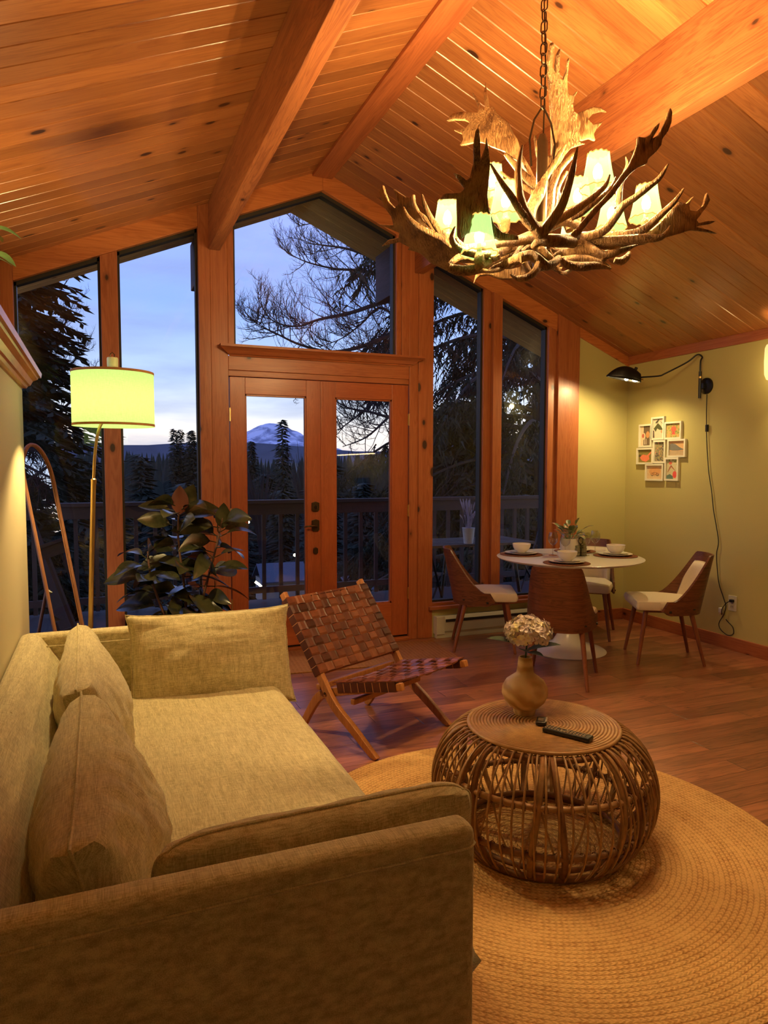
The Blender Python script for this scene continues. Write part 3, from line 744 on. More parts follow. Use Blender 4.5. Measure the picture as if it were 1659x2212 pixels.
# ================================================================ furniture
M_sofa = fabric('sofa_linen', (.70, .63, .37), (.38, .325, .17))
M_sofaD = M_sofa
def cushion(w, d, h, crown=.25, e=.55, wr=.012, seed=1, nx=34, ny=26, pinch=.0, rc=0.0):
    """soft box centred on 0: w (x), d (y), h (z); crown = puff"""
    b = MB(); rd = Vector((seed*3.1, seed*1.7, 0)); top = []; vs = []; fs = []
    def sq(t): return math.copysign(abs(t)**e, t)
    N = nx; M = ny
    for side in (1, -1):
        for j in range(M+1):
            for i in range(N+1):
                u = -1+2*i/N; v = -1+2*j/M
                a = math.sin(u*PI/2); c = math.sin(v*PI/2)
                ed = min(1, (1-abs(u))/.16); ed2 = min(1, (1-abs(v))/.16)
                ee = math.sqrt(max(0, 1-(1-ed)**2))*math.sqrt(max(0, 1-(1-ed2)**2))
                z = side*h/2*((1-crown)*ee**.6+crown*(1-u*u)*(1-v*v))
                cx = 1-pinch*(v*v)*.0; px_ = u*w/2*(1-pinch*((1-v**4)*.055-.010*noise.noise(Vector((v*6, seed, 1))))); py_ = v*d/2*(1-pinch*((1-u**4)*.07-.012*noise.noise(Vector((u*6, seed, 4)))))
                q_ = 1-rc*(u*u*v*v)**3; px_ *= q_; py_ *= 1-rc*1.5*(u*u*v*v)**3
                nz_ = noise.noise(Vector((u*w*7, v*d*7, side))+rd); n2 = noise.noise(Vector((u*w*2.2, v*d*18, side*2))+rd)
                z += side*wr*(nz_*.7+abs(n2)*-.8)*ee
                vs.append((px_, py_, z))
    K = (N+1)*(M+1)
    for s_ in range(2):
        for j in range(M):
            for i in range(N):
                q = (s_*K+j*(N+1)+i, s_*K+j*(N+1)+i+1, s_*K+(j+1)*(N+1)+i+1, s_*K+(j+1)*(N+1)+i)
                fs.append(q if s_ == 0 else q[::-1])
    b.add(vs, fs); return b
def weld(o, d=.0015):
    bm = bmesh.new(); bm.from_mesh(o.data); bmesh.ops.remove_doubles(bm, verts=bm.verts, dist=d); bmesh.ops.recalc_face_normals(bm, faces=bm.faces); bm.to_mesh(o.data); bm.free()
    for p in o.data.polygons: p.use_smooth = True
    return o

sf = thing('sofa', 'large olive-beige linen sofa in the foreground along the left wall', 'sofa', (.2, 2.4, 0))
so = Vector((.2, 2.4, 0))
def sbox(x0, x1, y0, y1, z0, z1): return MB().box(x0-so.x, x1-so.x, y0-so.y, y1-so.y, z0, z1)
sbox(-.335, .735, 1.272, 1.350, .09, .70).build('arm', M_sofa, sf, bevel=.026, seg=4)
sbox(-.335, .735, 3.50, 3.585, .09, .70).build('arm', M_sofa, sf, bevel=.026, seg=4)
MB().prism([(-.340-so.x, .09), (-.340-so.x, .705), (-.30-so.x, .712), (-.262-so.x, .700), (-.03-so.x, .36), (-.03-so.x, .09)], 'Y', 1.33-so.y, 3.52-so.y).build('back', M_sofa, sf, bevel=.018, seg=3)
sbox(-.30, .72, 1.38, 3.48, .09, .24).build('base', M_sofa, sf, bevel=.01)
weld(MB().add(*(lambda c: (c.v, c.f))(cushion(.90, 2.14, .24, .12, wr=.006, seed=4, nx=40, ny=70))).build('seat_cushion', M_sofa, sf, smooth=True, loc=(.345-so.x, 2.425-so.y, .325)))
for y in (1.5, 3.35):
    for x in (-.22, .62): MB().tube([(x-so.x, y-so.y, 0), (x-so.x, y-so.y, .1)], [.015, .024], 12).build('foot', wood('sofa_foot', (.3, .12, .05), (.2, .07, .03), 'Z') if y < 2 and x < 0 else bpy.data.materials['sofa_foot'], sf)
# welts
def seam(pts, parent, off=so, r=.0035): return MB().tube([Vector(p)-off for p in pts], r, 6).build('piping', M_sofa, parent, smooth=True)
seam([(-.33, 1.2705, .655), (.2, 1.2705, .655), (.716, 1.2705, .655), (.733, 1.285, .655), (.7365, 1.33, .655)], sf)
seam([(-.33, 3.4585, .655), (.70, 3.4585, .655)], sf)
seam([(-.268, 2.42, .70), (-.035, 2.42, .362)], sf, r=.0025)
seam([(-.300, 1.40, .716), (-.300, 3.45, .716)], sf, r=.003)

def soft(name, lab, size, loc, rot, seed, crown=.35, wr=.012, pinch=1.0, rc=0.0, group=None, parts=True, nx=40, ny=44, mat=None):
    o = weld(cushion(*size, crown=crown, wr=wr, seed=seed, nx=nx, ny=ny, pinch=pinch, rc=rc).build(name, mat or M_sofa, smooth=True))
    o.location = loc; o.rotation_euler = rot; tag(o, lab, 'cushion', group)
    return o
def piping(o, w, d, r=.004, z=0, rad=.03):
    pts = []
    for i in range(64):
        a = 2*PI*i/64; c, s = math.cos(a), math.sin(a); ex = .12
        pts.append((math.copysign(abs(c)**ex, c)*w/2*.995, math.copysign(abs(s)**ex, s)*d/2*.995, z))
    return MB().tube(pts, r, 6, closed=True).build('piping', bpy.data.materials['sofa_linen'], o, smooth=True)
def edge_piping(o, w, d, seed, pinch=1.0, r=.0034, rc=0.0):
    pts = []
    for k in range(128):
        q = k/32; f_ = (q % 1)*2-1; u, v = ((f_, -1), (1, f_), (-f_, 1), (-1, -f_))[int(q)]
        kq = (u*u*v*v)**3; pts.append((u*w/2*(1-rc*kq)*(1-pinch*((1-v**4)*.055-.010*noise.noise(Vector((v*6, seed, 1))))), v*d/2*(1-rc*1.5*kq)*(1-pinch*((1-u**4)*.07-.012*noise.noise(Vector((u*6, seed, 4))))), 0))
    return MB().tube(pts, r, 6, closed=True).build('piping', bpy.data.materials['sofa_linen'], o, smooth=True)
# two long back cushions leaning on the back: local x = height, y = length, z = thickness
c1_ = soft('back_cushion', 'crumpled long back cushion nearest the camera, leaning on the sofa back', (.47, 1.00, .33), (-.012, 1.89, .520), (0, math.radians(-103), 0), 2, crown=.62, wr=.022, group='long back cushions')
c2_ = soft('back_cushion', 'back cushion at the far end of the sofa, behind the crumpled one', (.46, 1.04, .28), (-.035, 2.92, .530), (0, math.radians(-104), math.radians(1)), 8, crown=.62, wr=.012, group='long back cushions')
# bolster pillows against the arms: local x = width, y = height, z = thickness
p1 = soft('arm_pillow', 'wide pillow leaning against the far arm of the sofa', (.76, .47, .21), (.480, 3.32, .560), (math.radians(70), 0, math.radians(-1)), 12, crown=.78, wr=.010, group='arm pillows')
p2 = soft('arm_pillow', 'dark shaded pillow tucked along the near arm of the sofa', (.76, .45, .23), (.455, 1.480, .495), (math.radians(99), 0, math.radians(2)), 15, crown=.75, wr=.016, pinch=.3, rc=.10, group='arm pillows')

edge_piping(c1_, .47, 1.0, 2); edge_piping(c2_, .46, 1.04, 8); edge_piping(p1, .76, .47, 12); edge_piping(p2, .76, .45, 15, .3, rc=.10)
# ---------------------------------------------------------------- jute rug
def jute(name, rings=True, c1=(.78, .50, .20), c2=(.46, .24, .08), p=.0175):
    t = NT(name); o = t.xyz(t.obj())
    if rings:
        r = t.math('SQRT', t.math('ADD', t.math('MULTIPLY', o[0], o[0]), t.math('MULTIPLY', o[1], o[1]))); a = t.math('ARCTAN2', o[1], o[0]); al = t.math('MULTIPLY', a, 1.0)
        q = t.math('DIVIDE', r, p); fr = t.math('FRACT', q); ix = t.math('FLOOR', q)
        wz = t.new('ShaderNodeTexWhiteNoise', noise_dimensions='1D'); t.link(ix, wz.inputs['W']); ringt = wz.outputs['Value']
        s = t.math('MULTIPLY', t.math('MULTIPLY', al, t.math('ROUND', t.math('MULTIPLY', ix, p*2*PI/.019))), 1.0)
    else:
        q = t.math('DIVIDE', o[1], p); fr = t.math('FRACT', q); ix = t.math('FLOOR', q); s = t.math('MULTIPLY', o[0], 2*PI/.03); ringt = t.math('MULTIPLY', 1.0, .5)
    c = t.math('ABSOLUTE', t.math('SUBTRACT', fr, .5))
    chev = t.math('ADD', s, t.math('MULTIPLY', c, 7.0)); st = t.math('ADD', t.math('MULTIPLY', t.math('SINE', chev), .5), .5)
    body = t.math('SUBTRACT', 1.0, t.math('POWER', t.math('MULTIPLY', c, 2.0), 3.0))
    h = t.math('MULTIPLY', body, t.math('ADD', .35, t.math('MULTIPLY', st, .65)))
    n = t.noise(t.comb(o[0], o[1], 0), 7, 4); nf = t.noise(t.comb(o[0], o[1], 0), 190, 2)
    n3 = t.noise(t.comb(o[0], o[1], 0), 42, 3); f = t.math('ADD', t.math('ADD', t.math('MULTIPLY', h, .30), t.math('MULTIPLY', ringt, .10)), t.math('ADD', t.math('MULTIPLY', n3, .45), t.math('ADD', t.math('MULTIPLY', n, .25), t.math('MULTIPLY', nf, .22))))
    col = t.ramp(f, [(.34, tuple(v*.30 for v in c2)), (.46, c2), (.72, c1)])
    t.color(col); t.rough(.9); t.bump(t.math('ADD', h, t.math('MULTIPLY', nf, .9)), .75, .005); t.b.inputs['Specular IOR Level'].default_value = .2
    return t.m
rg_ = MB(); n = 140; vs = [(0, 0, .012)]; rows = [(i*.0233, .012) for i in range(1, 42)]+[(.978, .010), (.984, 0)]
for r, z in rows: vs += [((r+.004*noise.noise(Vector((math.cos(2*PI*i/n)*3, math.sin(2*PI*i/n)*3, 0))))*math.cos(2*PI*i/n), (r+.004*noise.noise(Vector((math.cos(2*PI*i/n)*3, math.sin(2*PI*i/n)*3, 0))))*math.sin(2*PI*i/n), z) for i in range(n)]
fs = [(0, 1+i, 1+(i+1) % n) for i in range(n)]+[(1+j*n+i, 1+(j+1)*n+i, 1+(j+1)*n+(i+1) % n, 1+j*n+(i+1) % n) for j in range(len(rows)-1) for i in range(n)]
rg_.add(vs, fs); o = rg_.build('round_rug', jute('braided_jute'), smooth=True); o.location = (1.535, 2.225, .001); tag(o, 'round braided jute rug under the rattan coffee table', 'rug')
# door mat
dm = MB().box(-.66, .66, -.30, .30, 0, .009).build('door_mat', jute('door_mat_weave', False, (.40, .19, .075), (.24, .10, .038), .018), bevel=.003)
dm.location = (1.90, 5.03, .001); dm.rotation_euler.z = math.radians(-5); tag(dm, 'flat brown woven mat in front of the french doors', 'mat')

# ---------------------------------------------------------------- rattan coffee table
M_rat = plain('rattan_cane', (.48, .28, .12), .42, var=.35, scale=40, bump=.3)
M_ratL = plain('rattan_top_cane', (.54, .32, .135), .36, var=.30, scale=22, bump=.3)
M_ratD = plain('dark_rattan_ring', (.30, .145, .06), .5, var=.3, scale=40, bump=.4)
TX, TY, TH = 1.590, 2.262, .468
tb_ = thing('rattan_table', 'round bulging rattan coffee table with a coiled cane top', 'table', (TX, TY, .013)); H0 = TH-.013
prof = [(.300, .445), (.340, .415), (.385, .365), (.412, .30), (.424, .235), (.420, .175), (.404, .12), (.372, .06), (.330, .012)]
def rp_(z):
    for (r0, z0), (r1, z1_) in zip(prof[:-1], prof[1:]):
        if z <= z0 and z >= z1_: t = (z0-z)/(z0-z1_); return r0+(r1-r0)*t
    return prof[0][0] if z > prof[0][1] else prof[-1][0]
top = MB(); k = 0; r = .006
while r < .280:
    top.tube([(r*math.cos(2*PI*i/60), r*math.sin(2*PI*i/60), H0-.006+.0008*noise.noise(Vector((r*40, i*.3, 0)))) for i in range(60)], .0064, 6, closed=True); r += .0128
top.lathe([(0, H0-.014), (.284, H0-.014), (.284, H0-.008), (0, H0-.008)], (0, 0, 0), 60)
top.build('coiled_top', M_ratL, tb_, smooth=True)
def ring(r, z, rad, name, mat, n=90): return MB().tube([(r*math.cos(2*PI*i/n), r*math.sin(2*PI*i/n), z) for i in range(n)], rad, 10, closed=True).build(name, mat, tb_, smooth=True)
ring(.288, H0-.008, .0075, 'rim', M_ratL); hoops = [ring(.292, .425, .0125, 'hoop', M_ratD), ring(.398, .300, .0115, 'hoop', M_rat), ring(.398, .130, .0115, 'hoop', M_ratD)]; ring(.325, .012, .012, 'hoop', M_ratD); ring(.300, .030, .010, 'hoop', M_ratD)
NR = 62; base_r = MB()
for i in range(NR):
    a = 2*PI*i/NR+.02*math.sin(i*7)
    P = []
    for r_, z_ in [(.286, .440), (.304, .438)]+prof[1:]: P.append(((r_+.006)*math.cos(a), (r_+.006)*math.sin(a), z_))
    MB().tube(catmull(P, 3), [.0040]*(len(P)*3-2), 6).build('cane_rod', M_rat, tb_, smooth=True)
for i in range(30):   # inner slanting canes that cross the outer ones
    a = 2*PI*i/30; sgn = 1 if i % 2 else -1
    P = [((r_-.018)*math.cos(a+sgn*.34*(1-z_/.44)), (r_-.018)*math.sin(a+sgn*.34*(1-z_/.44)), z_) for r_, z_ in prof]
    MB().tube(catmull(P, 2), [.0036]*(len(P)*2-1), 5).build('slanted_cane', M_rat, tb_, smooth=True)
for i in range(8):
    for s in (-1, 1):
        a = 2*PI*(i+.3)/8
        P = [((r_-.012)*math.cos(a+s*(.05+.13*(1-z_/.44))), (r_-.012)*math.sin(a+s*(.05+.13*(1-z_/.44))), z_) for r_, z_ in [(.290, .43)]+prof[1:]]
        MB().tube(catmull(P, 3), [.0125]*(len(P)*3-2), 8).build('support_cane', M_ratD if s > 0 else M_rat, tb_, smooth=True)
for hp2, r_, z_ in ((hoops[1], .398, .300), (hoops[2], .398, .130)):
    lm = MB()
    for s in (-1, 1): lm.tube([(r_+.0155*math.cos(q), s*.006*math.cos(q), z_+.0155*math.sin(q)) for q in [2*PI*j/10 for j in range(10)]], .0022, 4, closed=True)
    l0 = lm.build('lashing', M_ratD, hp2, smooth=True); l0.rotation_euler.z = 0
    for i in range(1, NR):
        l1 = l0.copy(); COL.objects.link(l1); l1.parent = hp2; l1.rotation_euler.z = 2*PI*i/NR+.02*math.sin(i*7)

# vase with hydrangea
vp = onZ(1133, 1540, TH)
M_vase = NT('turned_wood_vase'); _t = M_vase; _o = _t.obj(); _w = _t.new('ShaderNodeTexWave', wave_type='RINGS', rings_direction='X'); _w.inputs['Scale'].default_value = 6; _w.inputs['Distortion'].default_value = 5; _w.inputs['Detail'].default_value = 2; _w.inputs['Detail Scale'].default_value = 1.5
_t.link(_t.map(_o, (1, 1.2, .9)), _w.inputs[0]); _t.color(_t.ramp(_w.outputs[0], [(.1, (.48, .29, .12)), (.9, (.74, .54, .28))])); _t.rough(.5); M_vase = _t.m
vz = thing('wooden_vase', 'round-bellied pale turned-wood vase on the coffee table', 'vase', (vp.x, vp.y, TH))
MB().lathe([(0, 0), (.042, 0), (.043, .004), (.046, .022), (.058, .030), (.080, .052), (.092, .082), (.091, .108), (.076, .135), (.050, .155), (.036, .165), (.033, .178), (.028, .222), (.027, .232), (.021, .232), (.021, .21), (0, .205)], (0, 0, 0), 48).build('body', M_vase, vz, smooth=True)
fw = thing('hydrangea', 'faux hydrangea head with dark leaves standing in the wooden vase', 'flower', (vp.x, vp.y, TH+.215))
M_pet = NT('hydrangea_petals'); _t = M_pet; _t.color(_t.ramp(_t.noise(_t.obj(), 22, 3), [(.36, (.74, .66, .70)), (.52, (.88, .80, .72)), (.66, (.90, .86, .46))])); _t.rough(.8); M_pet = _t.m
M_leafD = plain('dark_green_leaf', (.045, .085, .035), .5, var=.3, scale=20)
rd = random.Random(4); fc = Vector((.012, .0, .115)); b = MB()
for k in range(95):
    u = rd.uniform(-.45, 1); a = k*2.39996; s = math.sqrt(max(0, 1-u*u)); nrm = Vector((s*math.cos(a), s*math.sin(a), u)); c_ = fc+Vector((nrm.x*.088, nrm.y*.088, nrm.z*.060))*rd.uniform(.86, 1.08)
    t1 = nrm.cross(Vector((.2, .3, 1))).normalized(); t2 = nrm.cross(t1)
    for q in range(4):
        an = q*PI/2+rd.uniform(-.2, .2)+k; dr = t1*math.cos(an)+t2*math.sin(an); sd2 = nrm.cross(dr); L = rd.uniform(.019, .025)
        b.add([c_, c_+dr*L*.5+sd2*L*.48+nrm*.004, c_+dr*L+sd2*L*.22+nrm*rd.uniform(-.002, .008), c_+dr*L-sd2*L*.22+nrm*rd.uniform(-.002, .008), c_+dr*L*.5-sd2*L*.48+nrm*.004, c_+dr*L*.5-nrm*.002], [(0, 1, 5), (1, 2, 5), (2, 3, 5), (3, 4, 5), (4, 0, 5)])
b.build('petals', M_pet, fw, smooth=False)
MB().tube(catmull([(0, 0, -.16), (.0, 0, 0), (.012, 0, .10)]), .0035, 8).build('stem', M_leafD, fw, smooth=True)
def leaf_geo(b, base, d, L, w, droop=.3, fold=.18, up=Vector((0, 0, 1)), n=8, shape=1.0):
    d = d.normalized(); sd = d.cross(up)
    if sd.length < 1e-3: sd = d.cross(Vector((1, 0, 0)))
    sd.normalize(); nm = sd.cross(d).normalized(); vs = []; fs = []
    for i in range(n+1):
        t = i/n; c_ = base+d*(L*t)+Vector((0, 0, -droop*L*t*t)); ww = w*(math.sin(PI*t**shape)**.8 if 0 < t < 1 else 0.02)
        vs += [c_-sd*ww+nm*(fold*ww), c_-sd*ww*.5+nm*(fold*ww*.3), c_, c_+sd*ww*.5+nm*(fold*ww*.3), c_+sd*ww+nm*(fold*ww)]
    for i in range(n):
        for j in range(4): fs.append((i*5+j, i*5+j+1, (i+1)*5+j+1, (i+1)*5+j))
    b.add(vs, fs)
for base, d, L, w in [((0, 0, .055), Vector((-.95, .35, .40)), .17, .046), ((0, 0, .04), Vector((.75, -.5, .35)), .15, .044), ((0, 0, .035), Vector((.5, -.9, .1)), .08, .026), ((0, 0, .045), Vector((-.5, -.8, .3)), .09, .028)]:
    b = MB(); leaf_geo(b, Vector(base), d, L, w, .15); b.build('leaf', M_leafD, fw, smooth=True)

# remotes
M_plast = plain('black_plastic', (.012, .011, .010), .32); M_btn = plain('grey_button', (.42, .33, .22), .5)
ra, rb = onZ(1176, 1578, TH), onZ(1278, 1603, TH); cc = (ra+rb)/2; ang = math.atan2(rb.y-ra.y, rb.x-ra.x); L = (rb-ra).length
rm = thing('remote_control', 'long black remote control with rows of buttons on the coffee table', 'remote', (cc.x, cc.y, TH+.001), ang)
MB().box(-L/2, L/2, -.023, .023, 0, .018).build('body', M_plast, rm, bevel=.006, seg=3)
for i in range(13):
    for j in range(3):
        if 4 <= i <= 6 and j == 1: continue
        x = -L/2+.012+i*(L-.03)/12.6
        MB().box(x-.0032, x+.0032, -.014+j*.0125-.0032, -.014+j*.0125+.0032, .0175, .0198).build('button', M_btn, rm)
MB().tube([(-.012+.012*math.cos(q), .012*math.sin(q), .0185) for q in [2*PI*i/20 for i in range(20)]], .0022, 6, closed=True).build('navigation_ring', M_btn, rm, smooth=True)
sa, sb = onZ(1170, 1552, TH), onZ(1165, 1575, TH); cc = (sa+sb)/2; ang = math.atan2(sb.y-sa.y, sb.x-sa.x)
r2 = thing('small_remote', 'small black remote with pale edge lying against the vase foot', 'remote', (cc.x+.004, cc.y, TH+.001), ang)
MB().box(-.034, .034, -.020, .020, 0, .016).build('body', M_plast, r2, bevel=.006, seg=3)
MB().box(-.032, .02, .016, .0215, .004, .0165).build('pale_edge', M_btn, r2, bevel=.001)
for i in range(3): MB().box(-.012+i*.012, -.008+i*.012, -.012, .008, .0158, .0166).build('printed_line', M_btn, r2)

# ---------------------------------------------------------------- woven leather folding chair
M_lea = NT('brown_leather'); _t = M_lea; _n = _t.noise(_t.obj(), 14, 5); _at = _t.new('ShaderNodeAttribute', attribute_name='tone').outputs['Fac']; _t.color(_t.ramp(_t.math('ADD', _t.math('MULTIPLY', _n, .6), _t.math('MULTIPLY', _at, .4)), [(.25, (.060, .018, .012)), (.50, (.135, .036, .019)), (.78, (.26, .085, .038))])); _t.rough(.34); _t.bump(_t.noise(_t.obj(), 220, 2), .15, .002); M_lea = _t.m
M_leaE = plain('pale_strap_edge', (.62, .30, .12), .6)
M_teak = wood('oiled_teak', (.52, .22, .07), (.30, .11, .032), 'Z', .4, grain=1.6)
ca, cw, cb_ = Vector((1.26, 3.188, 0)), Vector((.891, .453, 0)), Vector((-.453, .891, 0))
lc = thing('leather_lounge_chair', 'low folding teak lounge chair woven with brown leather straps', 'chair', ca+cw*.31+cb_*.2, math.atan2(cw.y, cw.x))
def LP(s, t, z): return Vector((s-.31, t-.2, z))      # s across, t towards the back, z up
WD = .62
def bar(p0, p1, w, h, name='rail', mat=None, be=.006):
    """flat bar from p0 to p1: w across the chair, h in its own plane"""
    p0, p1 = Vector(p0), Vector(p1); d = (p1-p0).normalized(); x = Vector((1, 0, 0)); nz_ = x.cross(d)
    if nz_.length < .2: x = Vector((0, 0, 1)); nz_ = x.cross(d)
    nz_.normalize(); lo = [p0+x*a*w/2+nz_*b_*h/2 for a, b_ in ((-1, -1), (1, -1), (1, 1), (-1, 1))]; hi = [q+(p1-p0) for q in lo]
    return MB().hexa(lo, hi).build(name, mat or M_teak, lc, bevel=be)
for s in (.0, WD):
    # front leg rising to the back post, gently bent
    A_ = [LP(s, 0, .0), LP(s, .16, .115), LP(s, .30, .215), LP(s, .40, .345), LP(s, .475, .44875), LP(s, .55, .5525), LP(s, .625, .65625), LP(s, .70, .760)]
    b = MB(); wd = [.030, .042, .045, .040, .038, .038, .037, .036]
    P = catmull(A_, 4); ww = lerp_list(wd, len(P)); vs = []; fs = []
    for i, p in enumerate(P):
        d = (P[min(i+1, len(P)-1)]-P[max(i-1, 0)]).normalized(); nn_ = Vector((1, 0, 0)).cross(d).normalized()
        for q, r_ in ((-1, -1), (1, -1), (1, 1), (-1, 1)): vs.append(p+Vector((q*.015, 0, 0))+nn_*(r_*ww[i]*.55))
    fs = [(i*4+j, i*4+(j+1) % 4, (i+1)*4+(j+1) % 4, (i+1)*4+j) for i in range(len(P)-1) for j in range(4)]+[(0, 1, 2, 3), tuple((len(P)-1)*4+j for j in range(4))]
    vs2 = [v if v.z > .0 else Vector((v.x, v.y, 0)) for v in vs]
    b.add(vs2, fs); b.build('back_post', M_teak, lc, bevel=.005)
    q = .036 if s == 0 else -.036
    B_ = [LP(s+q, -.135, .395), LP(s+q, .10, .335), LP(s+q, .36, .262), LP(s+q, .47, .20), LP(s+q, .60, .0)]
    P = catmull(B_, 4); ww = lerp_list([.034, .040, .044, .044, .034], len(P)); vs = []
    for i, p in enumerate(P):
        d = (P[min(i+1, len(P)-1)]-P[max(i-1, 0)]).normalized(); nn_ = Vector((1, 0, 0)).cross(d).normalized()
        for a_, r_ in ((-1, -1), (1, -1), (1, 1), (-1, 1)): v = p+Vector((a_*.014, 0, 0))+nn_*(r_*ww[i]*.55); vs.append(v if v.z > 0 else Vector((v.x, v.y, 0)))
    fs = [(i*4+j, i*4+(j+1) % 4, (i+1)*4+(j+1) % 4, (i+1)*4+j) for i in range(len(P)-1) for j in range(4)]+[(0, 1, 2, 3), tuple((len(P)-1)*4+j for j in range(4))]
    MB().add(vs, fs).build('seat_rail', M_teak, lc, bevel=.005)
bar(LP(0, .425, .285), LP(WD, .425, .285), .032, .032, 'cross_bar'); bar(LP(.03, .20, .245), LP(WD-.03, .20, .245), .03, .028, 'cross_bar')
bar(LP(0, .668, .716), LP(WD, .668, .716), .026, .026, 'cross_bar'); 
for s in (-.017, WD+.017): MB().tube([LP(s, .355, .270), LP(s+(.012 if s > 0 else -.004), .355, .270)], .007, 10).build('bolt', M_bronze, lc)
def weave(O_, U, V, N_, nu, nv, name, sag=0.0, th=.0024, gap=.06):
    """plain weave of nu straps running along V and nv running along U"""
    Lu, Lv = U.length, V.length; u, v = U.normalized(), V.normalized(); n_ = N_.normalized(); b = MB(); pit = .0036; tones = []; rdw = random.Random(int(Lu*1000))
    def sg(fu, fv): return -sag*math.sin(PI*fu)*(.6+.4*math.sin(PI*fv))
    def strap(c0, along, across, Lal, w, kk, m_, isu):
        st = m_*4; vs = []; fs = []
        for i in range(st+1):
            f_ = i/st; ph = math.sin(PI*(f_*m_)+(PI if kk % 2 else 0)-0)*(1 if isu else -1)
            h = pit*max(-1, min(1, ph*1.6))
            if isu: fu = (kk+.5)/nu; fv = f_
            else: fu = f_; fv = (kk+.5)/nv
            base_ = c0+along*(Lal*f_)+n_*(h+sg(fu, fv))
            vs += [base_-across*w/2+n_*(-th), base_-across*w/2+n_*th, base_+across*w/2+n_*th, base_+across*w/2+n_*(-th)]
        for i in range(st):
            for j in range(4): fs.append((i*4+j, i*4+(j+1) % 4, (i+1)*4+(j+1) % 4, (i+1)*4+j))
        b.add(vs, fs+[(0, 1, 2, 3), tuple(st*4+j for j in range(4))]); tn_ = rdw.uniform(.0, 1.0); tones.extend([tn_*.7+.3*rdw.random() if q % 16 == 0 else tn_ for q in range(len(fs)+2)])
    wu = Lu/nu*(1-gap); wv = Lv/nv*(1-gap)
    for i in range(nu): strap(O_+u*(Lu*(i+.5)/nu), v, u, Lv, wu, i, nv, True)
    for j in range(nv): strap(O_+v*(Lv*(j+.5)/nv), u, v, Lu, wv, j, nu, False)
    o_ = b.build(name, M_lea, lc, smooth=False); at_ = o_.data.attributes.new('tone', 'FLOAT', 'FACE')
    for q, v_ in enumerate(tones): at_.data[q].value = v_
    return o_
d_ = (LP(0, .70, .760)-LP(0, .40, .345))*.90; PB0 = LP(0, .40, .345)+d_*.03; nrm = d_.cross(Vector((1, 0, 0)))*-1
if nrm.y > 0: nrm = -nrm
weave(PB0+Vector((-.018, 0, 0))+nrm.normalized()*.024, Vector((WD+.036, 0, 0)), d_, nrm, 11, 9, 'woven_back', sag=.010)
ds = LP(0, -.105, .392)-LP(0, .40, .282); ns = Vector((1, 0, 0)).cross(ds)
if ns.z < 0: ns = -ns
weave(LP(.018, .33, .300)+ns.normalized()*.024, Vector((WD-.036, 0, 0)), ds*.87, ns, 10, 9, 'woven_seat', sag=.030)
# strap wraps over the posts and seat rails with pale edges between them
for s in (0, WD):
    for k in range(9):
        f0 = k/9; c0 = LP(s, .40, .345)+d_*(.03+f0); c1 = c0+d_*(1/9*.93)
        bar(c0, c1, .038, .052, 'strap_wrap', M_lea, .002)
        if k: bar(c0-d_*.010, c0-d_*.002, .036, .050, 'strap_edge', M_leaE, 0)
    q = .036 if s == 0 else -.036
    for k in range(8):
        f0 = k/8; st = LP(s+q, .30, .302); c0 = st+ds*.80*f0; c1 = st+ds*.80*(f0+1/8*.93); bar(c0, c1, .036, .050, 'strap_wrap', M_lea, .002)
        if k: bar(c0-ds*.012, c0-ds*.002, .034, .048, 'strap_edge', M_leaE, 0)
for k in range(11):
    x = .015+(WD-.03)*(k+.5)/11; w2 = (WD-.03)/11*.44
    p = LP(x, .668, .716); MB().box(p.x-w2, p.x+w2, p.y-.019, p.y+.019, p.z-.018, p.z+.019).build('strap_loop', M_lea, lc, bevel=.004)
bar(LP(.0, .418, .362), LP(WD, .418, .362), .022, .022, 'cross_bar')

# ---------------------------------------------------------------- dining set
TC = Vector((3.46, 4.60, 0)); TZ = .755
dt = thing('dining_table', 'round white pedestal dining table in the corner by the windows', 'table', TC)
MB().lathe([(0, TZ-.028), (.46, TZ-.028), (.535, TZ-.020), (.566, TZ-.008), (.570, TZ-.002), (.566, TZ), (0, TZ)], (0, 0, 0), 96).build('tabletop', M_white, dt, smooth=True)
MB().lathe([(0, 0), (.298, 0), (.300, .006), (.285, .016), (.20, .036), (.12, .075), (.070, .16), (.048, .28), (.042, .42), (.048, .56), (.075, .66), (.13, .705), (.20, TZ-.029), (0, TZ-.029)], (0, 0, 0), 64).build('pedestal', M_white, dt, smooth=True)

